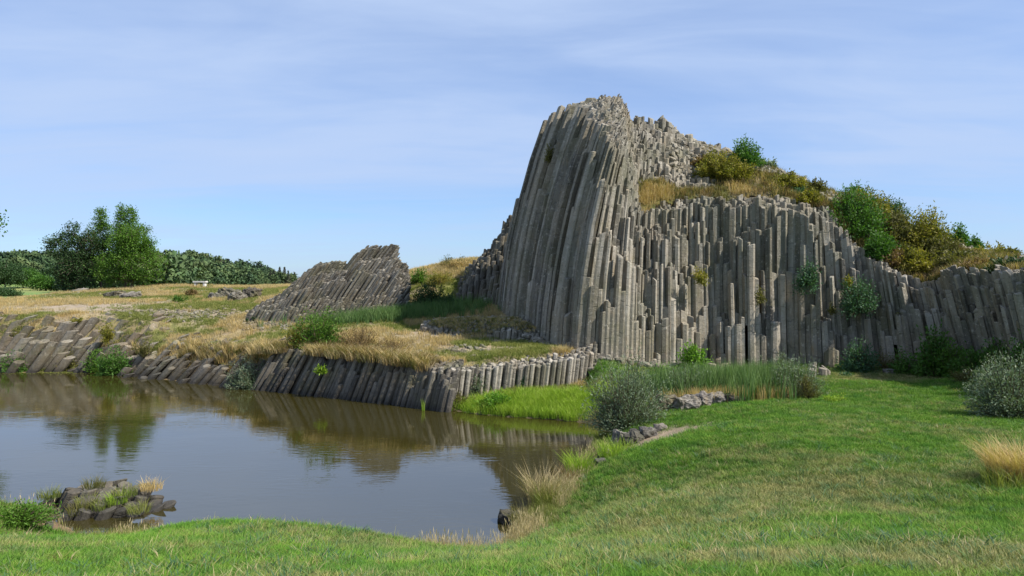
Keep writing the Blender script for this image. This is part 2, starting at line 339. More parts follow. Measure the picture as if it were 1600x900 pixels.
# ------------------------------------------------------------------ ground sheet
def ground_colour(x, y, s):
    n = fbm(x*0.35, y*0.35, 21); n2 = fbm(x*1.3, y*1.3, 33); n3 = fbm(x*0.12, y*0.12, 40)
    lawn = np.array([0.07, 0.115, 0.022]); straw = np.array([0.29, 0.225, 0.105]); olive = np.array([0.15, 0.15, 0.04])
    dirt = np.array([0.24, 0.185, 0.125]); mud = np.array([0.13, 0.085, 0.05]); field = np.array([0.13, 0.20, 0.05])
    def mix(a, b, k): return a*(1-k[..., None])+b*k[..., None]
    c = np.broadcast_to(lawn, x.shape+(3,)).copy()
    plat = ((s > 0) & (y > 25) & (x < 2.9)).astype(float)
    p = mix(np.broadcast_to(straw, c.shape), np.broadcast_to(olive, c.shape), sst(n, 0.42, 0.62))
    p = mix(p, np.broadcast_to(dirt, c.shape), sst(n2, 0.5, 0.62)*0.7)
    for (cx, cy, rx, ry) in [(-3.2, 33.5, 3.2, 2.2), (-0.6, 29.5, 2.4, 0.9), (-20, 41.5, 9, 1.2), (-26, 44, 5, 4), (-14, 39.5, 4, 1.6), (-9, 42, 2.2, 5), (-22, 47, 1.0, 8), (-16, 50, 1.0, 6)]:
        k = np.exp(-(((x-cx)/rx)**2+((y-cy)/ry)**2)**1.5)
        p = mix(p, np.broadcast_to(np.array([0.31, 0.25, 0.18]), c.shape), k*(0.55+0.45*sst(n2, 0.3, 0.5)))
    c = mix(c, p, plat)
    # worn straw strips on the lawn
    k = sst(n, 0.5, 0.68)*0.6*sst(y, 3, 8); c = mix(c, np.broadcast_to(np.array([0.2, 0.17, 0.08]), c.shape), k*(1-plat))
    k = np.exp(-(((x-15.5)/5)**2+((y-27.5)/1.5)**2)); c = mix(c, np.broadcast_to(straw, c.shape), k*(1-plat))
    k = np.exp(-(((x-3.6)/1.5)**2+((y-18.4)/0.8)**2)); c = mix(c, np.broadcast_to(dirt*1.2, c.shape), np.clip(k*1.3, 0, 1)*(1-plat))
    k = np.exp(-((np.clip(s, 0, 9)/0.5)**2))*0.8; c = mix(c, np.broadcast_to(np.array([0.13, 0.095, 0.055]), c.shape), k)
    k = np.exp(-(((x-MUD[0])/0.95)**2+((y-MUD[1])/0.9)**2)); c = mix(c, np.broadcast_to(mud*1.3, c.shape), np.clip(k*1.5, 0, 1))
    k = sst(y, 90, 140); c = mix(c, np.broadcast_to(field, c.shape), k)
    k = sst(y, 200, 300)*sst(vnoise(x*0.012, y*0.01, 77), 0.4, 0.5); c = mix(c, np.broadcast_to(np.array([0.26, 0.24, 0.09]), c.shape), k*0.6)
    k = sst(y, 380, 430); c = mix(c, np.broadcast_to(np.array([0.04, 0.07, 0.02]), c.shape), k)
    return c
def build_ground():
    ys = np.concatenate([np.linspace(-3000, -60, 8), np.linspace(-45, 1, 16), np.linspace(2, 16, 75), np.linspace(16.15, 45, 165), np.linspace(45.4, 80, 60), np.geomspace(82, 5000, 60)])
    us = np.concatenate([-np.geomspace(8, 1.35, 12), np.linspace(-1.28, 1.28, 300), np.geomspace(1.35, 8, 12)])
    U, Yg = np.meshgrid(us, ys)
    X = U*(np.abs(Yg)*0.72+7.0)
    s = ps(X, Yg); Z = ground_z(X, Yg, s)
    ny, nx = X.shape
    V = np.stack([X, Yg, Z], -1).reshape(-1, 3)
    i = (np.arange(ny-1)[:, None]*nx+np.arange(nx-1)[None]).ravel()
    Fc = np.stack([i, i+1, i+nx+1, i+nx], -1)
    o = mesh_obj('ground', V, Fc, M['ground'], smooth=True)
    a = o.data.attributes.new('gcol', 'FLOAT_COLOR', 'POINT')
    c = ground_colour(X, Yg, s).reshape(-1, 3); c = np.concatenate([c, np.ones((len(c), 1))], 1).astype(np.float32)
    a.data.foreach_set('color', c.ravel()); tag(o, kind='structure', label='sloping grassy ground around the pond')
build_ground()
# water
def water():
    m, nt, p, o = newmat('pond_water'); v = pos(nt)
    p.inputs['Base Color'].default_value = (0.034, 0.029, 0.007, 1); p.inputs['Roughness'].default_value = 0.035
    p.inputs['IOR'].default_value = 2.4; p.inputs['Specular IOR Level'].default_value = 0.5
    a = noise(nt, pos(nt, (0.8, 2.2, 1)), 3.2, 3, 0.5); b = noise(nt, pos(nt, (0.3, 0.5, 1)), 1.0, 2)
    k = ramp(nt, b, [(0.42, 0.22), (0.62, 1.0)])
    bump(nt, p, math_(nt, 'MULTIPLY', a, k), 0.10, 0.05)
    x0, x1, y0, y1 = -46, 6, 9, 41
    n = 6; V = []; Fc = []
    V = [(x0, y0, 0), (x1, y0, 0), (x1, y1, 0), (x0, y1, 0)]
    o = mesh_obj('water', V, [(0, 1, 2, 3)], m); tag(o, kind='structure', label='still olive brown pond reflecting the sky')
water()

# ------------------------------------------------------------------ voronoi column fields
def poisson(bbox, rad, inside, tries, seed):
    rs = np.random.default_rng(seed); x0, x1, y0, y1 = bbox
    X = rs.uniform(x0, x1, tries); Y = rs.uniform(y0, y1, tries)
    m = inside(X, Y); X = X[m]; Y = Y[m]; Rr = rad(X, Y)
    cs = float(Rr.max()); grid = {}; out = []
    for x, y, r in zip(X.tolist(), Y.tolist(), Rr.tolist()):
        gx, gy = int(x//cs), int(y//cs); ok = True
        for i in (-1, 0, 1):
            for j in (-1, 0, 1):
                for q in grid.get((gx+i, gy+j), ()):
                    if (q[0]-x)**2+(q[1]-y)**2 < r*r: ok = False; break
                if not ok: break
            if not ok: break
        if ok: grid.setdefault((gx, gy), []).append((x, y)); out.append((x, y))
    return out, cs
def voronoi(P, cs, relax=1):
    for it in range(relax+1):
        grid = {}
        for i, (x, y) in enumerate(P): grid.setdefault((int(x//cs), int(y//cs)), []).append(i)
        cells = []; neigh = []
        for i, (x, y) in enumerate(P):
            gx, gy = int(x//cs), int(y//cs); c = []
            for a in (-2, -1, 0, 1, 2):
                for b in (-2, -1, 0, 1, 2):
                    for j in grid.get((gx+a, gy+b), ()):
                        if j != i: c.append(((P[j][0]-x)**2+(P[j][1]-y)**2, j))
            c.sort(); h = cs*0.62
            poly = [(math.cos(t*math.pi/4+0.3)*h, math.sin(t*math.pi/4+0.3)*h) for t in range(8)]; nb = []
            for d2, j in c[:16]:
                mx = max(q[0]*q[0]+q[1]*q[1] for q in poly)
                if d2 > 4*mx: break
                dx, dy = P[j][0]-x, P[j][1]-y; lim = d2/2; new = []; cut = False
                n = len(poly)
                for k in range(n):
                    a_, b_ = poly[k], poly[(k+1) % n]
                    da = a_[0]*dx+a_[1]*dy-lim; db = b_[0]*dx+b_[1]*dy-lim
                    if da <= 0: new.append(a_)
                    else: cut = True
                    if (da < 0 < db) or (db < 0 < da):
                        t = da/(da-db); new.append((a_[0]+(b_[0]-a_[0])*t, a_[1]+(b_[1]-a_[1])*t))
                if len(new) > 2: poly = new
                if cut: nb.append(j)
            # drop very short edges
            q = [poly[0]]
            for v in poly[1:]:
                if math.hypot(v[0]-q[-1][0], v[1]-q[-1][1]) > cs*0.17: q.append(v)
            if len(q) > 3 and math.hypot(q[0][0]-q[-1][0], q[0][1]-q[-1][1]) < cs*0.17: q.pop()
            cells.append(q if len(q) > 2 else poly)
            if max(v[0]*v[0]+v[1]*v[1] for v in q) > (0.95*h)**2: nb = []
            neigh.append(nb)
        if it < relax:
            Q = []
            for (x, y), c in zip(P, cells):
                Q.append((x+sum(v[0] for v in c)/len(c)*0.8, y+sum(v[1] for v in c)/len(c)*0.8))
            P = Q
    return P, cells, neigh
def column_field(parent, P, cells, neigh, T, zb, warp, mat, seed, nparts=300, rough=1.0, chamfer=0.03, tilt=0.35, tight=0.972, part='basalt_column', cy=None):
    rs = random.Random(seed); parts = []; items = []
    for i, (p, c) in enumerate(zip(P, cells)):
        t = T[i]
        if t <= zb[i]+0.02: continue
        tn = [T[j] for j in neigh[i]]
        bot = zb[i] if not tn else max(zb[i], min(tn))
        bot = min(bot, t) - 0.35
        front = [T[j] for j in neigh[i] if (P[j][0]*p[0]+P[j][1]*p[1]) < (p[0]**2+p[1]**2)-0.02]
        expo = t - (min(front) if len(front) > 1 else zb[i])
        area = max(0.03, expo)*(max(v[0] for v in c)-min(v[0] for v in c))/(p[1]**2)
        a = abs(p[0]/p[1])
        if a > 0.72: area *= 0.05
        items.append((area, i, bot, t))
    order = sorted(range(len(items)), key=lambda k: -items[k][0])
    sel = set(order[:nparts])
    SV = []; SF = []; ST = []
    for k, (area, i, bot, t) in enumerate(items):
        c = cells[i]; x0, y0 = P[i]; n = len(c); hgt = t-bot
        lv = max(1, min(5, int(hgt/1.6)))
        V = []; Fc = []
        sx, sy = rs.uniform(-tilt, tilt), rs.uniform(-tilt, tilt)
        tone = rs.random()
        shr = tight; hv = 1.9 if rs.random() < 0.3 else 1.0; sx *= hv; sy *= hv
        zs = [bot+hgt*j/lv for j in range(lv)] + [t-chamfer]
        for j, z in enumerate(zs):
            s_ = shr*(1+rs.uniform(-0.03, 0.03)*rough); ox, oy = rs.uniform(-.012, .012)*rough, rs.uniform(-.012, .012)*rough
            for v in c:
                zz = z + (v[0]*sx+v[1]*sy if j == len(zs)-1 else 0)
                V.append((x0+v[0]*s_+ox, y0+v[1]*s_+oy, zz))
        for v in c:
            s_ = shr*0.84; V.append((x0+v[0]*s_, y0+v[1]*s_, t+(v[0]*sx+v[1]*sy)*0.84+rs.uniform(-.01, .01)))
        nr = len(zs)+1
        for j in range(nr-1):
            for a in range(n):
                b = (a+1) % n; Fc.append((j*n+a, j*n+b, (j+1)*n+b, (j+1)*n+a))
        Fc.append(tuple((nr-1)*n+a for a in range(n)))
        W = np.array(V); W = warp(W)
        if k in sel:
            base = W[:n].mean(0)
            mesh_obj(part, W-base, Fc, mat, parent, loc=tuple(base-np.array(parent.location)), tone=np.full(len(W), tone))
        else:
            o = len(SV); SV.extend(W.tolist()); SF.extend([tuple(q+o for q in f) for f in Fc]); ST.extend([tone]*len(W))
    if SV:
        o = mesh_obj('small_columns', np.array(SV)-np.array(parent.location), SF, mat, parent, tone=ST)
        o['kind'] = 'stuff'
def warped_rbf(obs, invwarp, c=0.3):
    return RBF([invwarp(*at(*q)) for q in obs], c)

# ---- the great cliff
AX = [-3, -0.4, 1.0, 2.6, 4.6, 6.2, 8.2, 30]; AA = [0.80, 0.82, 0.95, 0.86, 0.42, 0.16, 0.0, 0.0]
BX = [12.5, 15, 18, 21, 30]; BB = [0, -0.10, -0.30, -0.42, -0.42]
def cshift(x, z):
    h = np.maximum(z-1.0, 0)
    return np.interp(x, AX, AA)*(0.033*h+0.0178*h*h) + np.interp(x, BX, BB)*h
def cwarp(W):
    W = W.copy(); W[:, 0] += cshift(W[:, 0], W[:, 2])
    h = np.maximum(W[:, 2]-1, 0); W[:, 1] += 0.04*h + 0.06*np.sin(W[:, 2]*0.9+W[:, 0]*0.4)
    return W
def cinv(x, y, z):
    u = x
    for _ in range(12): u = x-float(cshift(u, z))
    return (u, y-0.04*max(z-1, 0), z)
front_px = [(755, 40), (781, 37.8), (807, 34.9), (838, 32.4), (862, 30.8), (884, 29.9), (915, 29.4), (960, 29.8), (1010, 30.4), (1060, 31.0), (1110, 31.3), (1160, 31.2), (1210, 31.1), (1260, 31.0),
            (1310, 30.8), (1350, 30.9), (1385, 30.4), (1430, 29.8), (1480, 29.0), (1530, 27.5), (1580, 25.6), (1640, 23.5), (1760, 20.5)]
FRONT = smooth_poly([((p-800)/F*y, y) for p, y in front_px], 1, closed=False)
CLIFF = FRONT + [(24, 26), (24, 40), (14, 42), (0.5, 42), (-1.0, 40)]
cl_obs = [(937, 208, 30.8), (915, 198, 31.6), (900, 186, 33), (858, 183, 37.2), (866, 177, 36.4), (880, 167, 36), (880, 172, 34.8), (898, 172, 33.6), (915, 160, 35), (940, 160, 33.5), (972, 161, 33.5), (966, 200, 31.4), (984, 182, 34.6), (980, 230, 32.0), (984, 330, 31.6),
          (1000, 328, 32.3), (1000, 300, 33.2), (1000, 255, 34.2), (1005, 215, 35.4), (1000, 186, 36.8), (1040, 190, 37), (1030, 245, 34.8), (1020, 334, 31.7), (1030, 300, 33.4),
          (1060, 300, 33.5), (1060, 330, 32.2), (1060, 206, 37), (1055, 270, 34.6), (1080, 255, 35.6), (1100, 298, 33.6), (1100, 222, 37.2), (1110, 335, 31.9), (1110, 278, 34.6), (1150, 300, 33.4), (1150, 242, 37.2),
          (1160, 325, 32.2), (1200, 322, 31.9), (1200, 290, 33.8), (1200, 264, 37), (1245, 338, 31.6), (1250, 286, 37), (1250, 310, 33.6), (1290, 348, 31.4), (1295, 325, 32.6), (1300, 302, 37), (1305, 392, 31.2),
          (1330, 370, 32.4), (1350, 332, 36.4), (1365, 408, 31.2), (1385, 402, 31.6), (1400, 380, 32.6), (1400, 350, 36), (1410, 428, 30.6), (1450, 440, 30.2), (1450, 405, 31.6), (1435, 368, 35.4), (1500, 388, 34.2), (1490, 418, 29.6),
          (1500, 405, 31), (1550, 398, 32), (1540, 416, 28.3), (1600, 403, 30), (1590, 424, 26), (1660, 420, 23.5), (1700, 405, 27)]
co = [cinv(*at(*q)) for q in cl_obs]
for (p_, y_, z_) in [(780, 43, 7), (900, 41, 8), (1000, 42, 8), (1100, 42, 7), (1200, 42, 6.5), (1300, 42, 6), (1400, 41, 5), (1500, 40, 4.5), (1600, 36, 4.5), (1800, 30, 4.5), (1800, 22, 4.2)]:
    co.append(((p_-800)/F*y_, y_, z_))
co += [(-1.6, 37.2, 12.9), (-1.3, 38.2, 12.7), (-1.2, 36, 12.75), (-0.75, 35, 12.6), (-0.2, 34, 12.3), (0.3, 33, 11.9), (0.9, 31.8, 11.3), (1.3, 30.8, 10.9)]
CRB = RBF(co, 0.15)
def cliff_depth(x, y):
    return -polysdf(x, y, CLIFF)
def fdist(x, y):
    d = np.full(np.shape(x), 1e9)
    for (a, b) in zip(FRONT[:-1], FRONT[1:]):
        ex, ey = b[0]-a[0], b[1]-a[1]; t = np.clip(((x-a[0])*ex+(y-a[1])*ey)/(ex*ex+ey*ey), 0, 1)
        d = np.minimum(d, np.hypot(x-a[0]-t*ex, y-a[1]-t*ey))
    return np.where(polysdf(x, y, CLIFF) < 0, d, -d)
def cliff_width(x): return np.interp(x, [-2, 1.5, 2.6, 3.6, 6, 9, 13, 16, 20], [0.2, 0.2, 0.6, 1.6, 1.7, 1.0, 0.9, 0.9, 0.5])
def soil_mask(x, y):     # where earth covers the rock, in unwarped plan
    d = fdist(x, y); c = CRB(x, y)
    m = sst(d, 1.5, 2.0)*sst(x, 9.0, 9.8)                      # grassy slope above the wall
    m = np.maximum(m, sst(x, 5.2, 5.6)*sst(d, 1.5, 1.8)*(1-sst(d, np.interp(x, [6.5, 7.5], [2.5, 2.0]), np.interp(x, [6.5, 7.5], [2.9, 2.3]))))   # the long ledge
    m = np.maximum(m, sst(x, 14.6, 15.4)*sst(d, 0.9, 1.3))
    m = np.maximum(m, sst(x, 9.0, 9.6)*sst(d, 2.6, 3.4))
    rock = sst(fbm(x*0.9, y*0.9, 57), 0.50, 0.60)*sst(d, 2.6, 3.2)*0.9
    rock = np.maximum(rock, sst(y, 35.6, 36.4)*(x < 15)*0.8)
    return m*(1-rock)
def build_cliff():
    ins = lambda X, Y: (fdist(X, Y) > 0.02) & (Y < np.interp(X, [-1.2, -0.6, 2, 8, 24], [37.9, 38, 38, 38.2, 34]))
    rad = lambda X, Y: np.interp(X, [-1, 3.0, 4.5, 7, 9.5, 14, 17, 20], [0.105, 0.11, 0.125, 0.14, 0.165, 0.175, 0.15, 0.19]) + 0.14*sst(Y, 34.5, 36.5)*sst(X, 4, 7) + (vnoise(X*1.3, Y*1.3, 31)-0.5)*0.09
    P, cs = poisson((-2, 24, 19, 40), rad, ins, 330000, 3)
    P, cells, neigh = voronoi(P, cs, 1)
    x = np.array([p[0] for p in P]); y = np.array([p[1] for p in P])
    d = fdist(x, y); C = CRB(x, y); G = ground_z(x, y)
    r1 = np.array([random.random() for _ in P]); r2 = np.array([random.random() for _ in P])
    n1 = fbm(x*1.1, y*1.1, 61, 3); n2 = vnoise(x*2.6, y*2.6, 71)
    f = (d + 0.08 + (n1-0.5)*1.2*sst(x, 1.0, 3.5) + (r1-0.5)*0.30)/cliff_width(x)
    frac = np.where(f >= 1, 1.0, np.clip(f, 0, 1)**0.75)
    # tall broken tiers: keep most of a column's height in steps
    q = np.round(frac*4+(r2-0.5)*0.5)/4
    frac = np.where(f >= 1, 1.0, np.clip(0.40*frac+0.60*q+(r2-0.5)*0.16+0.10*(frac > 0.3), 0.03, 1))
    deep = f >= 1
    T = G+(C-G)*frac
    sm = soil_mask(x, y)
    T = T + np.where(deep, (n2-0.5)*0.55+(r1-0.5)*0.30, 0)*(1-0.5*sm)*(1-0.45*sst(C, 9.5, 11)*(x < 5)) - 0.22*sm
    # thin broken spires on the tower head
    
    for (px, py) in ((953, 151), (962, 152), (966, 147)):
        u = cinv(*at(px, py, 33.4)); j = int(np.argmin((x-u[0])**2+(y-u[1])**2)); T[j] = u[2]
    par = empty('basalt_cliff', at(1110, 577, 31))
    tag(par, 'great grey cliff of upright basalt columns rising to a leaning tower beside the pond', 'cliff')
    column_field(par, P, cells, neigh, T.tolist(), (G-0.2).tolist(), cwarp, M['basalt'], 11)
    # earth cover
    gx = np.arange(2.0, 23.6, 0.14); gy = np.arange(23, 41.5, 0.14); X, Yg = np.meshgrid(gx, gy)
    sm = soil_mask(X, Yg); dd = fdist(X, Yg)
    Z = CRB(X, Yg) - 0.30 + 0.34*sm + (fbm(X*1.6, Yg*1.6, 90)-0.5)*0.30
    back = Yg > 37.5
    Z = np.where((sm < 0.05) & ~back, Z-0.8, Z)
    ok = ((sm > 0.12) & (dd > 1.25)) | ((Yg > 36.6) & (X > 5.5))
    nx = len(gx); idx = np.arange(X.size).reshape(X.shape)
    kk = ok[:-1, :-1] & ok[1:, :-1] & ok[:-1, 1:] & ok[1:, 1:]
    i = idx[:-1, :-1][kk]; Fc = np.stack([i, i+1, i+nx+1, i+nx], -1)
    V = cwarp(np.stack([X, Yg, Z], -1).reshape(-1, 3))
    used = np.unique(Fc); remap = -np.ones(len(V), int); remap[used] = np.arange(len(used))
    n = fbm(X*0.8, Yg*0.8, 51); n2_ = fbm(X*2, Yg*2, 52)
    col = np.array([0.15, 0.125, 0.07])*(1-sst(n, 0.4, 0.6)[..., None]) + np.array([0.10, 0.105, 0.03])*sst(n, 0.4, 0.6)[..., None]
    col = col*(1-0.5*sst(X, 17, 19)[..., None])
    col = col.reshape(-1, 3)[used]
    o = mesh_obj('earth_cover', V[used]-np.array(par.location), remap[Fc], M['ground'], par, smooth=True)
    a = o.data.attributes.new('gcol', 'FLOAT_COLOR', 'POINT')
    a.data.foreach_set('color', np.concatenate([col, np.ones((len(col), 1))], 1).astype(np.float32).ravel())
    return par
CL = build_cliff()
def cliff_top(px, Y, ztry=8.0):          # surface point of the cliff head under an observed column px at depth Y
    z = ztry
    for _ in range(25):
        X = (px-800)/F*Y; u = cinv(X, Y, z); z = 0.5*z+0.5*float(CRB(u[0], u[1]))
    return np.array([X, Y, z])
def on_cliff(u, v):
    z = CRB(u, v) - 0.30 + 0.34*soil_mask(u, v)
    return cwarp(np.stack([u, v, z], -1))

# ---- leaning outcrop on the plateau
def build_outcrop():
    lean = 0.62; z0 = 2.9
    warp = lambda W: np.stack([W[:, 0]+lean*(W[:, 2]-z0)+0.03*(W[:, 2]-z0)**2, W[:, 1]+0.05*(W[:, 2]-z0), W[:, 2]], -1)
    inv = lambda x, y, z: (x-lean*(z-z0)-0.03*(z-z0)**2, y-0.05*(z-z0), z)
    OP = [385, 400, 440, 468, 480, 498, 546, 552, 563, 621, 623, 631, 637, 638, 632, 645]
    OY = [494, 482, 460, 434, 424, 412, 409, 401, 388, 385, 402, 413, 428, 448, 478, 500]
    OP[13] = 637.5; OP[14] = 638; OP[15] = 652
    ins = lambda X, Y: (polysdf(X, Y, [(-14.2, 39.2), (-11, 38.4), (-6.5, 38.5), (-5.5, 39.2), (-5.6, 42), (-9, 43.5), (-14.6, 42)]) < 0)
    P, cs = poisson((-15, -5, 38, 44), lambda X, Y: np.full(X.shape, 0.14), ins, 50000, 5)
    P, cells, neigh = voronoi(P, cs, 1)
    x = np.array([p[0] for p in P]); y = np.array([p[1] for p in P]); G = ground_z(x, y)
    yw = y+(vnoise(x*0.8, y*0.8, 8)-0.5)*1.1+(RNG.random(len(x))-0.5)*0.2
    terr = np.interp(yw, [38.5, 38.8, 39.2, 39.3, 39.9, 40.0, 40.6, 40.7, 41.0, 42.6, 43.6], [0.08, 0.22, 0.30, 0.60, 0.66, 0.80, 0.84, 1.0, 1.0, 1.0, 0.5])
    T = G-1.0
    for t in np.arange(2.2, 7.2, 0.03):
        W = warp(np.stack([x, y, np.full(len(x), t)], -1)); px = W[:, 0]/W[:, 1]*F+800
        py = np.interp(px, OP, OY); zt_ = HC-(py-YH)/F*40.8; g = 2.75
        T = np.where((t <= g+(zt_-g)*terr) & (px > 386) & (px < 640), t, T)
    T = T+(RNG.random(len(x))-0.5)*0.16+(vnoise(x*2.0, y*2.0, 18)-0.5)*0.5
    par = empty('leaning_outcrop', at(520, 500, 39.5)); tag(par, 'dark ridge of slanting basalt columns on the far bank, left of the tower', 'rock outcrop')
    column_field(par, P, cells, neigh, T.tolist(), (G-0.2).tolist(), warp, M['basalt_grey'], 12, chamfer=0.03)
build_outcrop()

# ---- low walls along the far shore
def bank_wall(name, label, x0, x1, rad, lean_x, lean_v, mat, seed, depth=1.1, band=0.75, hs=1.0, jit=0.25, nparts=300, top=None, ns=0.8, o0=0.35):
    def warp(W):
        W = W.copy(); z = W[:, 2]; W[:, 0] += np.interp(W[:, 0], lean_x, lean_v)*z; W[:, 1] += 0.12*z; return W
    ins = lambda X, Y: (Y > 23) & (X > x0) & (X < x1) & (ps(X, Y) > -0.35) & (ps(X, Y) < depth)
    P, cs = poisson((x0, x1, 23, 40), rad, ins, int((x1-x0)*2600/(np.mean(rad(np.array([x0, x1]), 0))/0.25)**2)+3000, seed)
    P, cells, neigh = voronoi(P, cs, 1)
    x = np.array([p[0] for p in P]); y = np.array([p[1] for p in P]); s = ps(x, y)
    lz = np.interp(x, lean_x, lean_v)
    PT = np.where(True, plate(x+lz*1.2, y+0.3), 0) if top is None else top(x, y)
    rr = np.random.default_rng(seed).random(len(x))
    n = fbm(x*0.9, y*0.9, seed)
    f = (s+o0+(n-0.5)*ns+(rr-0.5)*0.25)/band
    fr = np.where(f >= 1, 1.0, np.clip(f, 0, 1)**0.6)
    T = -0.15 + (PT*hs+0.17)*fr + (rr-0.5)*jit*0.6 + (vnoise(x*1.9, y*1.9, seed)-0.5)*jit
    c = (float((x0+x1)/2), float(y.mean()), 0.0)
    par = empty(name, c); tag(par, label, 'rock wall')
    column_field(par, P, cells, neigh, T.tolist(), (np.full(len(x), -0.5)).tolist(), warp, mat, seed, nparts=nparts, chamfer=0.02, tight=0.99, rough=0.5)
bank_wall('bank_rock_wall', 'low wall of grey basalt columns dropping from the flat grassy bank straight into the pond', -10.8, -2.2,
          lambda X, Y: np.interp(X, [-10, -3, 2], [0.17, 0.125, 0.125])+(vnoise(X*1.7, Y*1.7, 5)-0.5)*0.08, [-10, -6, -3, 0, 3], [0.55, 0.36, 0.24, 0.12, 0.08], M['basalt_dark'], 21, band=0.42, jit=0.07, hs=1.05, ns=0.25, o0=0.55)  # darker basalt puts the shade of this wall into its colour
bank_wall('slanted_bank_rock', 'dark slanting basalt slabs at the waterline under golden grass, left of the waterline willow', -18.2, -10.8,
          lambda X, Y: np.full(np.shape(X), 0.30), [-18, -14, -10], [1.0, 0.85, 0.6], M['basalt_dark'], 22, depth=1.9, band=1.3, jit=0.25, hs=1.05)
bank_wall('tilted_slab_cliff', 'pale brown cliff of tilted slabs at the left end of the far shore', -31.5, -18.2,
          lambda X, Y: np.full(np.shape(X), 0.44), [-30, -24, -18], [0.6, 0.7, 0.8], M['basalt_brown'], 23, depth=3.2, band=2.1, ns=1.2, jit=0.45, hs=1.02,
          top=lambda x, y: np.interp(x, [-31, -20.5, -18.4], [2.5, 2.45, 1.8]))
# strip of columns continuing the tower down to the pond meadow, and the little ribbed mound
TURF = []
def patch(name, label, cat, poly, rad, obs, lean, z0, mat, seed, jit=0.2, nparts=300, yl=0.0, turf=False):
    warp = lambda W: np.stack([W[:, 0]+lean*(W[:, 2]-z0), W[:, 1]+yl*(W[:, 2]-z0), W[:, 2]], -1)
    inv = lambda x, y, z: (x-lean*(z-z0), y-yl*(z-z0), z)
    Rb = warped_rbf(obs, inv, 0.1)
    xs = [p[0] for p in poly]; ys = [p[1] for p in poly]
    ins = lambda X, Y: polysdf(X, Y, poly) < 0
    A = (max(xs)-min(xs))*(max(ys)-min(ys))
    P, cs = poisson((min(xs), max(xs), min(ys), max(ys)), lambda X, Y: np.full(X.shape, rad), ins, int(A/(rad*rad)*14)+200, seed)
    P, cells, neigh = voronoi(P, cs, 1)
    x = np.array([p[0] for p in P]); y = np.array([p[1] for p in P]); G = ground_z(x, y)
    rr = np.random.default_rng(seed).random(len(x))
    T = Rb(x, y)+(vnoise(x*2.2/rad*0.2, y*2.2/rad*0.2, seed)-0.5)*jit+(rr-0.5)*jit*0.6
    par = empty(name, (sum(xs)/len(xs), sum(ys)/len(ys), float(z0))); tag(par, label, cat)
    column_field(par, P, cells, neigh, T.tolist(), (G-0.15).tolist(), warp, mat, seed, nparts=nparts, chamfer=0.02)
    if turf: TURF.append(warp(np.stack([x, y, T], -1))[-polysdf(x, y, poly) > 0.28])
    return par
def PX(px, Y): return ((px-800)/F*Y, Y)
patch('short_column_wall', 'short pale wall of upright columns between the meadow strip and the flat bank beside the tower', 'rock wall',
      [PX(683, 25.95), PX(700, 26.0), PX(760, 26.75), PX(820, 27.15), PX(880, 27.65), PX(905, 28.3), PX(925, 29.0), PX(925, 30.0), PX(880, 28.8), PX(820, 28.3), PX(760, 27.9), PX(683, 27.1)], 0.155,
      [(690, 578, 26.0), (690, 572, 26.6), (720, 576, 26.5), (720, 571, 27.2), (760, 575, 26.9), (760, 568, 27.6), (800, 570, 27.1), (800, 563, 27.9), (850, 566, 27.5), (850, 556, 28.2), (885, 560, 27.9), (885, 550, 28.6), (905, 556, 28.5), (925, 545, 29.1), (925, 530, 29.8)], 0.12, 0.4, M['basalt'], 30, 0.16)
patch('ribbed_mound', 'small ribbed basalt mound under mossy turf on the bank below the tower', 'rock',
      [PX(655, 34.0), PX(680, 33.2), PX(725, 32.2), PX(770, 32.3), PX(800, 31.8), PX(835, 31.3), PX(845, 32.5), PX(800, 34), PX(740, 35), PX(680, 35.2)], 0.15,
      [(660, 515, 33.6), (690, 528, 32.6), (725, 533, 32.2), (660, 503, 34.2), (700, 506, 33.6), (720, 514, 33.0), (745, 500, 34.0), (790, 508, 32.6), (800, 512, 32.0), (830, 530, 31.4), (800, 498, 33.3), (700, 498, 34.8), (760, 530, 32.2)], 0.10, 2.0, M['basalt'], 31, 0.06, turf=True)
patch('stepped_rock_spur', 'dark spur of broken columns behind the tower at the edge of the golden slope', 'rock',
      [PX(700, 41.5), PX(735, 40), PX(775, 38.5), PX(800, 38), PX(806, 41), PX(800, 46), PX(760, 46), PX(725, 44.5)], 0.24,
      [(732, 492, 39.9), (740, 440, 40.4), (750, 410, 41.5), (770, 395, 42.5), (785, 370, 42), (797, 345, 43), (803, 332, 44), (770, 460, 39), (790, 430, 39.4), (735, 425, 42.5), (710, 470, 41.8), (720, 430, 44), (760, 400, 45), (790, 380, 46), (755, 425, 40.5), (775, 412, 40.6)], 0.16, 3.2, M['basalt_dark'], 32, 0.5)
# islet of tilted columns in the pond
patch('rock_islet', 'small islet of tilted basalt stones with weeds, in the pond near the left shore', 'rock islet',
      [(-9.75, 14.6), (-9.3, 13.95), (-8.2, 13.8), (-7.2, 14.1), (-6.85, 14.7), (-7.4, 15.1), (-8.6, 15.4), (-9.5, 15.1)], 0.25,
      [(50, 792, 14.8), (85, 808, 14.0), (110, 776, 14.6), (140, 760, 14.9), (180, 758, 15.1), (215, 762, 14.9), (235, 770, 14.8), (266, 790, 14.6), (150, 788, 14.25), (215, 794, 14.2), (110, 795, 14.1), (70, 780, 15), (175, 770, 14.5)], 0.5, 0.0, M['basalt_grey'], 33, 0.13, yl=0.15)

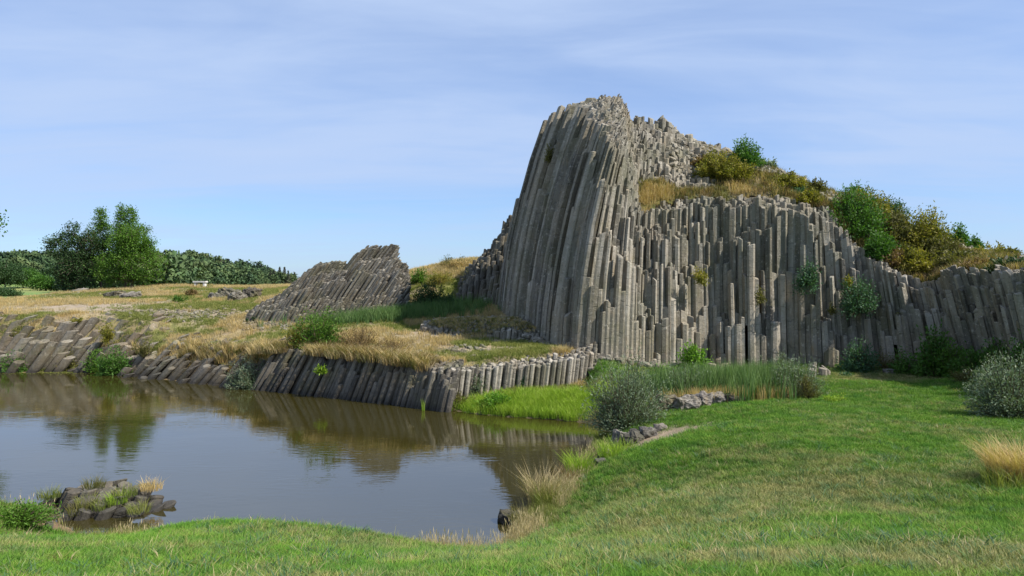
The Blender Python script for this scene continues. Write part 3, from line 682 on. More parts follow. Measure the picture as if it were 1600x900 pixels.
# ------------------------------------------------------------------ loose stones
def stone_geo(rs, c, sx, sy, sz, rot=0.0, tiltv=0.0, cuts=1):
    base = np.array([(a, b, d) for a in (-1, 1) for b in (-1, 1) for d in (-1, 1)], float)
    ex = []
    for ax in range(3):
        for sg in (-1, 1):
            v = np.zeros(3); v[ax] = sg*1.12; ex.append(v)
    V = np.concatenate([base*0.86, np.array(ex)])
    V += rs.uniform(-0.16, 0.16, V.shape); V *= np.array([sx, sy, sz])/2
    # faces: fan from face centre to the four corners
    corner = {}
    for i, b in enumerate(base): corner[tuple(b)] = i
    Fc = []
    for ax in range(3):
        o1, o2 = [(1, 2), (2, 0), (0, 1)][ax]
        for sg in (-1, 1):
            ci = 8+ax*2+(0 if sg < 0 else 1); ring = []
            for (u, v) in ((-1, -1), (1, -1), (1, 1), (-1, 1)):
                p = [0, 0, 0]; p[ax] = sg; p[o1] = u; p[o2] = v; ring.append(corner[tuple(float(q) for q in p)])
            if sg < 0: ring = ring[::-1]
            for k in range(4): Fc.append((ci, ring[k], ring[(k+1) % 4]))
    cr, sr = math.cos(rot), math.sin(rot); ct, st = math.cos(tiltv), math.sin(tiltv)
    V = V@np.array([[ct, 0, st], [0, 1, 0], [-st, 0, ct]]).T
    V = V@np.array([[cr, -sr, 0], [sr, cr, 0], [0, 0, 1]]).T
    return V+np.array(c), Fc
def boulder(name, label, cat, c, size, rot=0, tl=0, mat='stone', seed=1, group=None):
    rs = np.random.default_rng(seed)
    V, Fc = stone_geo(rs, (0, 0, 0), *size, rot, tl)
    me = bpy.data.meshes.new(name); me.from_pydata(V.tolist(), [], Fc); me.materials.append(M[mat])
    o = bpy.data.objects.new(name, me); o.location = tuple(float(v) for v in c); link(o)
    sb = o.modifiers.new('s', 'SUBSURF'); sb.subdivision_type = 'SIMPLE'; sb.levels = sb.render_levels = 3
    tx = bpy.data.textures.new('st', 'CLOUDS'); tx.noise_scale = 0.3; tx.noise_depth = 4; tx.noise_type = 'HARD_NOISE'
    dm = o.modifiers.new('d', 'DISPLACE'); dm.texture = tx; dm.strength = min(size)*0.38; dm.mid_level = 0.5; dm.texture_coords = 'GLOBAL'
    tag(o, label, cat, group); return o
def gpt(px, py, Y=None):
    """point on the ground seen at px, py (march the ray)"""
    a = (px-800)/F; b = (py-YH)/F
    ys = np.arange(4.5, 90, 0.05); z = HC-b*ys; g = ground_z(a*ys, ys)
    k = np.argmax(z <= g) if (z <= g).any() else len(ys)-1
    return np.array([a*ys[k], ys[k], g[k]])
def gat(px, Y, dz=0.0):
    x = (px-800)/F*Y; return np.array([x, Y, float(ground_z(x, Y))+dz])
def stones_at(specs, name, cat, group):
    for i, (px, Y, sx, sy, sz, rot, tl, lab, mt) in enumerate(specs):
        p = gat(px, Y, sz*0.22); boulder(name, lab, cat, p, (sx, sy, sz), rot, tl, mt, 100+i+len(name), group)
stones_at([(972, 18.9, 0.5, 0.45, 0.45, 0.3, 0.25, 'pale wedge stone leftmost in the shore pile beside the willow', 'stone'),
           (990, 18.7, 0.62, 0.5, 0.42, 1.0, -0.2, 'dark stained boulder in the middle of the shore pile', 'basalt_dark'),
           (1012, 18.8, 0.5, 0.4, 0.36, 0.1, 0.1, 'grey rounded boulder right of the dark one in the shore pile', 'stone'),
           (1032, 19.2, 0.36, 0.3, 0.24, 0.5, 0.1, 'small stone at the right end of the shore pile by the bare path', 'stone'),
           (948, 18.0, 0.42, 0.4, 0.25, 0.8, 0, 'low flat stone at the water edge below the shore pile', 'basalt_brown'),
           (938, 17.2, 0.3, 0.3, 0.2, 0.2, 0, 'little stone at the water edge above the yellow rushes', 'stone')], 'shore_boulder', 'boulder', 'boulders piled at the pond corner')
stones_at([(1042, 21.9, 0.8, 0.6, 0.62, 0.1, 0.1, 'shaded boulder at the left end of the ledge, half under the willow', 'basalt_dark'),
           (1072, 21.7, 0.75, 0.6, 0.55, 0.2, -0.1, 'pale front boulder of the ledge with a flat lit face', 'stone'),
           (1094, 22.1, 0.6, 0.6, 0.55, 0.6, 0.1, 'cracked boulder in the middle of the rock ledge', 'stone'),
           (1120, 22.4, 0.55, 0.6, 0.45, 0.9, -0.15, 'grey boulder right of the middle of the rock ledge', 'stone'),
           (1142, 22.6, 0.6, 0.5, 0.36, 0.2, 0.2, 'slanted slab toward the right end of the rock ledge', 'basalt_dark'),
           (1162, 22.7, 0.5, 0.4, 0.22, 0.4, 0.1, 'flat low slab at the right end of the rock ledge', 'stone')], 'ledge_boulder', 'boulder', 'boulders forming a low ledge in front of the reeds')
boulder('sunken_rock', 'flat dark rock half sunk in the pond beneath the rush clump', 'rock', (-0.02, 13.75, 0.06), (0.5, 0.42, 0.3), 0.2, 0.05, 'basalt_dark', 41)
boulder('grey_slab', 'long flat grey stone lying on the grass beneath the wall shrubs', 'stone', gat(1392, 28.8, 0.06), (0.62, 0.32, 0.2), 0.1, 0.0, 'stone', 42)
boulder('brown_stone', 'brown stone lying among shrubs right of the long grey slab', 'stone', gat(1425, 29.2, 0.1), (0.5, 0.35, 0.36), 0.5, 0.1, 'basalt_brown', 43)
boulder('pale_stone', 'small pale stone on the grass before the tall bright shrub', 'stone', gat(1437, 28.6, 0.04), (0.3, 0.2, 0.12), 0.5, 0.1, 'stone', 44)
boulder('mud_stone', 'small pale stone standing on the muddy bay beside the islet', 'stone', gat(76, 13.0, 0.08), (0.14, 0.12, 0.16), 0.5, 0.1, 'stone', 45)
for k, (px, py, Y, sx, sz) in enumerate([(357, 462, 50, 1.6, 0.9), (338, 466, 49, 1.0, 0.5), (372, 473, 47, 1.3, 0.7), (393, 470, 48, 1.5, 0.9), (180, 466, 52, 1.4, 0.6), (204, 468, 51, 1.3, 0.5), (125, 453, 61, 1.3, 0.4)]):
    p = at(px, py, Y); p[2] = float(ground_z(p[0], p[1]))+sz*0.2
    boulder('plateau_rock', ['large dark rock left of the slanting outcrop, with a sunlit edge', 'pale low rock left of the largest dark plateau rock', 'pale ribbed rock in front of the dark plateau rocks', 'dark rock nearest the slanting outcrop',
            'dark rock below the tree on the plateau edge', 'grey rock right below the tree on the plateau', 'pale rock at the left foot of the tree'][k], 'rock', p, (sx, sx*0.8, sz), k*0.7, 0.15, 'stone' if k in (1, 2, 5, 6) else 'basalt_dark', 60+k, 'rocks scattered on the plateau')
# cut stone blocks by the reeds: a broken column group
patch('broken_column_stump', 'stump of three broken pale columns standing on the lawn behind the reeds', 'rock',
      [PX(1266, 28.4), PX(1296, 28.3), PX(1298, 28.9), PX(1268, 29.0)], 0.27, [(1270, 572, 28.6), (1282, 568, 28.6), (1295, 580, 28.5), (1275, 566, 28.9)], 0.0, 1.0, M['stone'], 71, 0.15)
patch('dark_column_stump', 'single short dark column stump at the foot of the wide pale columns', 'rock', [PX(1290, 30.2), PX(1304, 30.2), PX(1304, 30.6), PX(1290, 30.6)], 0.36,
      [(1296, 546, 30.4), (1300, 546, 30.5), (1292, 547, 30.4)], 0.0, 1.0, M['basalt_dark'], 72, 0.05)
# concrete bench far off
def bench():
    c = at(313, 452, 63); c[2] = float(ground_z(c[0], c[1]))
    m, nt, p, o = newmat('pale_concrete'); L(nt, ramp(nt, noise(nt, pos(nt), 4, 4), [(0.3, (0.42, 0.41, 0.39)), (0.7, (0.62, 0.61, 0.58))]), p.inputs['Base Color'])
    par = empty('concrete_bench', c); tag(par, 'pale concrete bench on the plateau right of the tree', 'bench')
    def box(name, x0, x1, y0, y1, z0, z1):
        V = [(x, y, z) for z in (z0, z1) for x, y in ((x0, y0), (x1, y0), (x1, y1), (x0, y1))]
        mesh_obj(name, V, [(3, 2, 1, 0), (4, 5, 6, 7), (0, 1, 5, 4), (1, 2, 6, 5), (2, 3, 7, 6), (3, 0, 4, 7)], m, par)
    box('seat', -.55, .55, -.25, .25, .38, .5); box('leg', -.45, -.3, -.2, .2, -.1, .378); box('leg', .3, .45, -.2, .2, -.1, .378)
bench()
def scree(name, label, fn, n, smin, smax, mat, seed, parent=None):
    rs = np.random.default_rng(seed); VV = []; FF = []; o = 0; TT = []
    for _ in range(n):
        c = fn(rs)
        if c is None: continue
        s = smin+(smax-smin)*rs.random()**2
        V, Fc = stone_geo(rs, c, s*rs.uniform(0.8, 1.7), s, s*rs.uniform(0.5, 0.9), rs.uniform(0, 6.28), rs.uniform(-.5, .5))
        VV.append(V); FF.extend([tuple(q+o for q in f) for f in Fc]); o += len(V); TT += [rs.random()]*len(V)
    ob = mesh_obj(name, np.concatenate(VV)-(np.array(parent.location) if parent else 0), FF, mat, parent, tone=TT); ob['kind'] = 'stuff'
    if label: ob['label'] = label; ob['category'] = 'loose stones'
def f_gravel(rs):
    u = rs.random()
    if u < 0.45: px, Y = rs.uniform(170, 480), rs.normal(41, 0.8)
    elif u < 0.75: px, Y = rs.uniform(380, 480), rs.normal(38.4, 0.5)
    elif u < 0.85: px, Y = rs.uniform(60, 200), rs.normal(57, 1)
    else: px, Y = rs.uniform(590, 760), rs.normal(29.6, 0.8)
    x = (px-800)/F*Y
    if ps(np.array([x]), np.array([Y]))[0] < 0.5: return None
    return (x, Y, float(ground_z(x, Y))+0.02)
scree('bank_rubble', 'grey stone rubble strewn along the paths of the far bank', f_gravel, 1100, 0.06, 0.22, M['basalt_brown'], 81)
def f_scree(rs):
    t = rs.random(); px = 792+t*62+rs.normal(0, 4); Y = 33.2-t*2.4+rs.normal(0, 0.25)
    x = (px-800)/F*Y; g = float(ground_z(x, Y)); return (x, Y, g+max(0, 0.55*(1-t))*rs.random()*0.9+0.05)
scree('tower_foot_scree', 'grey scree heap spilling from the foot of the tower onto the bank', f_scree, 500, 0.07, 0.22, M['basalt'], 82)
def f_top(rs):
    u = rs.uniform(7.5, 19); v = rs.uniform(34.5, 38.4)-sst(u, 13, 19)*3.5
    if fdist(np.array([u]), np.array([v]))[0] < 1.2: return None
    p = on_cliff(np.array([u]), np.array([v]))[0]
    return (p[0], p[1], p[2]+0.12)
scree('hilltop_rubble', None, f_top, 2600, 0.08, 0.34, M['basalt'], 83, CL)
def f_foot(rs):
    px = rs.uniform(890, 1130); Y = np.interp(px, [890, 1010, 1130], [29.0, 30.0, 30.9])-abs(rs.normal(0, 0.25))
    x = (px-800)/F*Y; return (x, Y, float(ground_z(x, Y))+0.05)
scree('cliff_foot_rubble', None, f_foot, 160, 0.10, 0.34, M['basalt_grey'], 84, CL)

# ------------------------------------------------------------------ foliage
def leaves_mesh(C, D, ln, wd, rs):
    """N leaves at C pointing along D: folded diamonds, 2 triangles each"""
    n = len(C); D = D/np.maximum(np.linalg.norm(D, axis=1, keepdims=True), 1e-6)
    A = rs.normal(size=(n, 3)); S = np.cross(D, A); S /= np.maximum(np.linalg.norm(S, axis=1, keepdims=True), 1e-6)
    U = np.cross(S, D)
    ln = ln*rs.uniform(0.6, 1.25, (n, 1)); wd = wd*rs.uniform(0.7, 1.2, (n, 1))
    V = np.stack([C, C+D*ln*0.5+S*wd*0.5+U*wd*0.12, C+D*ln, C+D*ln*0.5-S*wd*0.5+U*wd*0.12], 1).reshape(-1, 3)
    i = np.arange(n)*4
    Fc = np.concatenate([np.stack([i, i+1, i+2], -1), np.stack([i, i+2, i+3], -1)])
    return V, Fc
def tubes(segs, sides=4):
    V = []; Fc = []
    for (a, b, r0, r1) in segs:
        a = np.array(a, float); b = np.array(b, float); d = b-a; l = np.linalg.norm(d)
        if l < 1e-5: continue
        d /= l; u = np.cross(d, (0.3, 0.9, 0.1)); u /= np.linalg.norm(u); v = np.cross(d, u); o = len(V)
        for (c, r) in ((a, r0), (b, r1)):
            for k in range(sides):
                t = k/sides*6.2832; V.append(c+(u*math.cos(t)+v*math.sin(t))*r)
        for k in range(sides):
            q = (k+1) % sides; Fc.append((o+k, o+q, o+sides+q, o+sides+k))
    return V, Fc
def shrub(name, label, cat, base, w_, h_, leafmat, ln=0.09, wd=0.04, shoots=120, per=22, seed=1, dy=None, upright=0.5, group=None, stem='stem', lean=(0, 0), hang=0.0, twig=True, spread=0.06):
    rs = np.random.default_rng(seed); base = np.array(base, float); rx = w_/2; ry = (dy or w_*0.8)/2
    cl = rs.normal(size=(max(5, shoots//9), 3)); cl /= np.linalg.norm(cl, axis=1, keepdims=True); cl[:, 2] = np.abs(cl[:, 2])
    segs = []; LC = []; LD = []
    for k in range(shoots):
        c = cl[rs.integers(len(cl))]; d = c+rs.normal(0, 0.33, 3); d[2] = abs(d[2]); d /= np.linalg.norm(d)
        rr = rs.uniform(0.6, 1.0)*(0.92+0.16*rs.random()) if rs.random() < 0.75 else rs.uniform(0.3, 0.7)
        tip = np.array([d[0]*rx, d[1]*ry, d[2]*h_*0.98+0.05*h_])*rr
        tip[0] += lean[0]*tip[2]; tip[1] += lean[1]*tip[2]; tip[2] -= hang*h_*rs.random()
        st = tip*rs.uniform(0.25, 0.5); st[2] *= rs.uniform(0.5, 1.0)
        mid = (st+tip)/2+np.array([0, 0, -0.04*h_*rs.random()])
        if k % 2 == 0 or twig:
            segs.append((st*0.15, st, 0.014*h_**0.5, 0.009*h_**0.5)); segs.append((st, mid, 0.008*h_**0.5, 0.006)); segs.append((mid, tip, 0.006, 0.003))
        t = rs.uniform(0.0, 1.0, per)**0.7
        pts = np.where(t[:, None] < 0.5, st+(mid-st)*t[:, None]*2, mid+(tip-mid)*(t[:, None]*2-1))
        pts = pts+rs.normal(0, spread*(0.5+h_*0.5), (per, 3))
        dd = (tip-st)/np.linalg.norm(tip-st)*upright+rs.normal(0, 0.6, (per, 3)); LC.append(pts); LD.append(dd)
    LC = np.concatenate(LC); LD = np.concatenate(LD); LC[:, 2] = np.maximum(LC[:, 2], 0.02-hang*h_)
    V, Fc = leaves_mesh(LC, LD, ln, wd, rs)
    par = empty(name, base); tag(par, label, cat, group)
    tn = np.repeat(np.clip(rs.normal(0.45, 0.22, len(LC)), 0, 1), 4)
    mesh_obj('foliage', V, Fc, M[leafmat], par, tone=tn)
    sv, sf = tubes(segs, 3); mesh_obj('stems', sv, sf, M[stem], par)
    return par
def sh(name, label, cat, px, py, Y, wpx, hpx, mat, onc=False, **kw):
    p = at(px, py, Y)
    if not onc: p[2] = float(ground_z(p[0], p[1]))-0.02
    k = Y/F; return shrub(name, label, cat, p, wpx*k, hpx*k, mat, **kw)
# pond willows and lawn-side shrubs
sh('willow_bush', 'big silvery green willow bush at the corner of the pond beside the boulders', 'bush', 980, 678, 20.6, 150, 122, 'leaf_willow', ln=0.10, wd=0.022, shoots=420, per=34, seed=1, upright=1.2)
sh('willow_bush', 'narrow leaved willow shrub among reeds directly right of the big pond willow', 'bush', 1075, 625, 23.6, 90, 64, 'leaf_willow', ln=0.09, wd=0.02, shoots=170, per=26, seed=2, upright=1.2)
sh('willow_bush', 'bushy willow with brownish right side at the right end of the reed bed', 'bush', 1245, 640, 23.2, 105, 74, 'leaf_willow', ln=0.085, wd=0.02, shoots=300, per=26, seed=3, upright=1.2)
sh('weed_clump', 'brownish weed clump at the foot of the reed bed willow', 'weed', 1262, 646, 22.4, 46, 44, 'leaf_olive', ln=0.06, wd=0.02, shoots=70, per=20, seed=4, upright=1)
sh('yellow_weed', 'bright yellow green weed patch on the lawn right of the reeds', 'weed', 1305, 652, 21.6, 42, 14, 'lime_grass', ln=0.06, wd=0.03, shoots=60, per=20, seed=5)
sh('willow_bush', 'large grey green willow bush cut by the right edge of the photo', 'bush', 1580, 662, 18.4, 140, 118, 'leaf_willow', ln=0.085, wd=0.026, shoots=380, per=30, seed=6, upright=0.9)
sh('willow_bush', 'tall grey willow shoots behind the large willow at the right edge', 'bush', 1560, 600, 22.0, 110, 66, 'leaf_willow', ln=0.085, wd=0.026, shoots=130, per=24, seed=7, upright=1)
sh('low_shrub', 'low dark olive shrub on the lawn edge left of the right willow', 'bush', 1508, 610, 24.5, 56, 30, 'leaf_olive', ln=0.06, wd=0.025, shoots=90, per=24, seed=8)
sh('wall_foot_bush', 'bright green leafy bush at the foot of the cliff above the reed bed', 'bush', 1085, 575, 29.8, 62, 52, 'leaf_bright', ln=0.15, wd=0.07, shoots=110, per=20, seed=9)
sh('wall_foot_bush', 'small grey green shrub against pale columns right of the bright bush', 'bush', 1222, 572, 30.0, 46, 36, 'leaf_willow', ln=0.08, wd=0.03, shoots=50, per=16, seed=10)
sh('wall_foot_bush', 'sparse grey shrub at the wall foot left of the dark column stump', 'bush', 1180, 575, 30.2, 52, 30, 'leaf_willow', ln=0.08, wd=0.03, shoots=40, per=14, seed=11)
sh('wall_foot_bush', 'round dark green bush at the wall foot right of the dark column stump', 'bush', 1342, 580, 29.3, 66, 54, 'leaf_bluegreen', ln=0.12, wd=0.055, shoots=160, per=20, seed=12)
sh('wall_foot_bush', 'olive shrub between the round bush and the brown stone', 'bush', 1385, 578, 29.4, 52, 34, 'leaf_olive', ln=0.08, wd=0.03, shoots=70, per=18, seed=13)
sh('wall_foot_bush', 'tall bright leafy shrub in front of the shaded cliff corner', 'bush', 1460, 576, 27.8, 66, 88, 'leaf_green', ln=0.17, wd=0.075, shoots=170, per=18, seed=14)
sh('shade_bush', 'dark wide bush in the cliff shadow right of the tall bright shrub', 'bush', 1525, 580, 26.4, 90, 52, 'leaf_green', ln=0.13, wd=0.06, shoots=150, per=20, seed=15)
sh('shade_bush', 'dark leafy bush at the right edge under the shaded cliff', 'bush', 1605, 590, 23.6, 100, 86, 'leaf_green', ln=0.13, wd=0.06, shoots=150, per=20, seed=16)
sh('shade_bush', 'low dark bush behind the olive shrub in the shaded corner', 'bush', 1495, 566, 27.9, 56, 30, 'leaf_dark', ln=0.12, wd=0.06, shoots=70, per=18, seed=17)
sh('leafy_weed', 'tiny dark leaf clump on the grass below the round bush', 'weed', 1322, 582, 28.2, 24, 9, 'leaf_bluegreen', ln=0.09, wd=0.05, shoots=20, per=12, seed=18)
sh('wall_foot_bush', 'mid green bush filling the gap left of the tall bright shrub', 'bush', 1412, 578, 28.6, 50, 46, 'leaf_green', ln=0.12, wd=0.05, shoots=90, per=18, seed=21)
sh('shade_bush', 'tall dark bush rising against the shaded cliff behind the others', 'bush', 1560, 582, 25.6, 80, 70, 'leaf_green', ln=0.13, wd=0.06, shoots=140, per=20, seed=22)
sh('shade_bush', 'bright edged leafy bush just right of the tall bright shrub', 'bush', 1492, 574, 27.2, 60, 66, 'leaf_mid', ln=0.14, wd=0.06, shoots=120, per=18, seed=23)
sh('low_shrub', 'low green shrub before the shaded bushes beside the olive one', 'bush', 1545, 606, 23.8, 70, 34, 'leaf_bluegreen', ln=0.08, wd=0.035, shoots=110, per=20, seed=24)
sh('wall_foot_bush', 'light green weedy bush between willow thicket and bright wall bush', 'bush', 1040, 590, 27.6, 60, 34, 'leaf_bright', ln=0.09, wd=0.035, shoots=90, per=18, seed=25)
# plants clinging to the face
for k, (px, py, Y, w_, h_, m_, lab) in enumerate([(1262, 446, 30.7, 34, 50, 'leaf_bluegreen', 'dark green shrub clinging high on the vertical wall columns'),
        (1340, 482, 30.3, 58, 60, 'leaf_bluegreen', 'large dark green shrub hanging on the wall right of the pale columns'),
        (872, 277, 34.6, 20, 14, 'leaf_green', 'small green fern tuft on the shaded tower side'),
        (860, 252, 35.4, 22, 30, 'leaf_olive', 'faint moss tuft above the fern on the shaded tower side'),
        (1095, 438, 30.9, 22, 26, 'leaf_yellow', 'yellow green plant on a mid height ledge of the cliff'),
        (1188, 470, 30.6, 14, 24, 'leaf_olive', 'thin olive plant between two columns in mid wall'),
        (1300, 487, 30.5, 10, 14, 'leaf_olive', 'tiny plant on the wide pale columns'),
        (1326, 446, 30.5, 16, 14, 'leaf_yellow', 'yellow green sprig above the large hanging shrub'),
        (1410, 496, 30.0, 20, 16, 'leaf_olive', 'olive plant on the broken columns right of the large hanging shrub')]):
    sh('cliff_plant', lab, 'plant', px, py, Y, w_*1.15, h_*1.15, m_, onc=True, ln=0.11, wd=0.055, shoots=int(8+w_*h_/22), per=20, seed=40+k, hang=0.25, group='plants clinging to the cliff face')
# shrubs on the cliff head
for k, (px, Y, w_, h_, m_, lab, cnt) in enumerate([
        (1118, 34.6, 74, 40, 'leaf_yellow', 'yellow shrub on the slope left of the tall green one', 150),
        (1168, 35.4, 50, 46, 'leaf_green', 'tall green shrub standing on the skyline above the golden grass', 120),
        (1150, 34.4, 60, 26, 'leaf_yellow', 'low yellow olive shrub under the tall skyline shrub', 100),
        (1095, 35.4, 30, 18, 'leaf_brown', 'small rust coloured shrub near the upper rocks', 40),
        (1225, 34.2, 60, 22, 'leaf_yellow', 'flat yellow green shrub in the middle of the slope', 90),
        (1245, 33.6, 34, 16, 'leaf_bluegreen', 'dark low plant at the right end of the golden grass', 40),
        (1270, 34.6, 50, 20, 'leaf_olive', 'olive shrub on the slope right of the middle', 60),
        (1205, 35.6, 26, 18, 'leaf_willow', 'sparse grey twigs on the skyline right of the tall shrub', 18),
        (1335, 32.6, 84, 76, 'leaf_green', 'great green bush at the corner where the wall top drops', 260),
        (1352, 34.2, 70, 50, 'leaf_yellow', 'golden green bush behind the great green bush', 140),
        (1330, 35.6, 46, 34, 'leaf_green', 'spindly green sapling on the skyline left of the dark one', 50),
        (1385, 34.6, 56, 42, 'leaf_bluegreen', 'dark bluish bush on the skyline in the middle of the thicket', 120),
        (1400, 32.4, 56, 58, 'leaf_olive', 'brown olive bush in the middle of the wall top thicket', 130),
        (1440, 32.4, 78, 62, 'leaf_yellow', 'large yellowing bush at the right of the wall top thicket', 210),
        (1415, 31.4, 46, 28, 'leaf_olive', 'low olive bush overhanging the column tops', 80),
        (1458, 31.2, 50, 26, 'leaf_olive', 'ragged bush above the start of the shaded cliff', 80),
        (1494, 33.2, 30, 34, 'leaf_green', 'upright green bush alone on the right skyline', 60),
        (1514, 33.0, 34, 22, 'leaf_green', 'lower green bush right of the upright skyline bush', 60),
        (1372, 31.5, 52, 40, 'leaf_green', 'leafy bush leaning over the column tops left in the thicket', 110),
        (1395, 31.2, 44, 26, 'leaf_brown', 'rust brown brush over the column tops in the thicket', 70),
        (1430, 31.0, 60, 34, 'leaf_yellow', 'yellow green brush hanging over the first shaded columns', 110),
        (1470, 31.6, 60, 34, 'leaf_olive', 'olive thicket at the right end of the golden green bushes', 110),
        (1500, 30.2, 60, 22, 'leaf_olive', 'low olive brush on the rim before the upright skyline bush', 80),
        (1545, 31.2, 60, 18, 'leaf_yellow', 'low yellowish brush between skyline bushes and the right end', 70),
        (1320, 33.6, 50, 40, 'leaf_olive', 'olive bush pressed against the left side of the great green bush', 90),
        (1260, 33.0, 44, 18, 'leaf_yellow', 'yellow green low bush just above the tallest wall columns', 60),
        (1572, 30.4, 50, 14, 'leaf_olive', 'thin dry shrub near the right end of the skyline', 50),
        (1575, 26.4, 60, 26, 'leaf_dark', 'dark plants hanging below the rim of the shaded cliff', 60),
        (1530, 28.2, 60, 16, 'leaf_brown', 'brown undergrowth on the rim of the shaded cliff', 60)]):
    p = cliff_top(px, Y); p[2] -= 0.05; kk = Y/F
    shrub('hilltop_shrub', lab, 'bush', p, w_*kk*1.25, h_*kk*1.12, m_, ln=0.125, wd=0.06, shoots=int(cnt*1.9), per=30, seed=70+k, upright=0.7, group='shrubs on the cliff head', hang=0.08)
# far bank
for k, (px, py, Y, w_, h_, m_, lab, cnt, l_, wd_) in enumerate([
        (500, 560, 31.0, 92, 74, 'leaf_mid', 'bushy green shrub on the rim of the pond wall', 190, 0.13, 0.05),
        (472, 556, 31.3, 64, 56, 'leaf_yellow', 'yellow shrub at the left of the rim bush', 110, 0.11, 0.045),
        (560, 552, 30.2, 96, 46, 'leaf_brown', 'dry brown brush right of the rim bush', 130, 0.08, 0.025),
        (616, 556, 28.9, 70, 30, 'leaf_brown', 'low brown heathery brush on the rim above the steep wall', 80, 0.07, 0.025),
        (395, 606, 31.2, 88, 52, 'leaf_willow', 'silvery willow bush growing at the waterline below the golden rim', 260, 0.11, 0.024),
        (182, 580, 35.6, 62, 48, 'leaf_green', 'green bush at the water edge below the slab cliff', 120, 0.14, 0.06),
        (105, 580, 37.2, 46, 38, 'leaf_olive', 'yellow green bush on the grassy spit of the far shore', 80, 0.12, 0.05),
        (60, 578, 37.6, 66, 24, 'leaf_willow', 'grey green weeds on the spit under the slab cliff', 80, 0.12, 0.04),
        (28, 545, 38.2, 40, 40, 'leaf_olive', 'olive bush halfway up the slab cliff at the far left', 60, 0.12, 0.05),
        (20, 582, 36.6, 60, 34, 'leaf_green', 'green bush at the waterline on the far left end of the spit', 90, 0.12, 0.05),
        (150, 582, 36.4, 40, 40, 'leaf_mid', 'bright bush left of the green waterline bush', 90, 0.12, 0.05),
        (225, 560, 35.6, 44, 30, 'leaf_olive', 'olive brush above the waterline bush', 60, 0.1, 0.04),
        (165, 535, 37.4, 30, 34, 'leaf_yellow', 'yellow bush between the tilted slabs', 50, 0.12, 0.05),
        (120, 504, 38.4, 18, 10, 'leaf_yellow', 'little yellow tuft on the rim of the slab cliff', 16, 0.1, 0.04),
        (672, 484, 39.8, 72, 44, 'leaf_dark', 'dark green shrub in the hollow between outcrop and golden slope', 140, 0.14, 0.06),
        (705, 486, 39.2, 50, 24, 'leaf_dark', 'low dark shrub at the foot of the golden slope', 70, 0.14, 0.06),
        (816, 600, 27.3, 26, 36, 'leaf_bluegreen', 'narrow dark shrub before the short columns of the bank', 50, 0.09, 0.04),
        (745, 615, 26.6, 40, 44, 'leaf_willow', 'greyish climbing weed at the end of the bank columns', 60, 0.08, 0.03),
        (720, 636, 26.0, 60, 30, 'leaf_olive', 'tangled olive weeds where the bank columns meet the meadow', 90, 0.08, 0.03),
        (775, 646, 25.3, 70, 34, 'leaf_bright', 'lush weeds at the water edge below the short columns', 120, 0.11, 0.04),
        (502, 582, 28.6, 18, 12, 'lime_grass', 'lime sprig hanging on the steep pond wall', 14, 0.12, 0.06),
        (655, 452, 44.5, 40, 26, 'leaf_mid', 'green bush low on the golden slope', 70, 0.13, 0.05),
        (722, 424, 46.5, 60, 16, 'dry_gold', 'tall dry golden brush on the crest of the golden slope', 90, 0.12, 0.02),
        (705, 418, 47.5, 70, 18, 'leaf_olive', 'thin olive weeds along the skyline left of the dark spur', 70, 0.12, 0.03),
        (740, 450, 43.0, 60, 30, 'leaf_olive', 'olive brush against the dark spur', 90, 0.12, 0.04),
        (690, 450, 43.5, 60, 24, 'leaf_yellow', 'yellow olive brush in the middle of the golden slope', 80, 0.12, 0.04),
        (790, 398, 42.5, 26, 20, 'leaf_yellow', 'yellow tuft in the notch between spur and tower', 30, 0.1, 0.04),
        (282, 478, 47, 32, 12, 'leaf_green', 'small green shrub on the plateau left of the dark rocks', 30, 0.14, 0.07),
        (300, 462, 52, 26, 12, 'leaf_brown', 'brown shrub beside the bench on the plateau', 26, 0.14, 0.06),
        (392, 504, 39.0, 20, 12, 'leaf_dark', 'dark tuft left of the slanting outcrop', 20, 0.12, 0.05)]):
    p = at(px, py, Y); gz = float(ground_z(p[0], p[1]))
    if k not in (8, 9, 10, 11, 12, 13, 20): p[2] = max(gz-0.02, 0.0)
    kk = Y/F
    shrub('bank_shrub', lab, 'bush', p, w_*kk, h_*kk, m_, ln=l_, wd=wd_, shoots=cnt, per=24, seed=120+k, upright=0.8, group='shrubs on the far bank', hang=0.05)

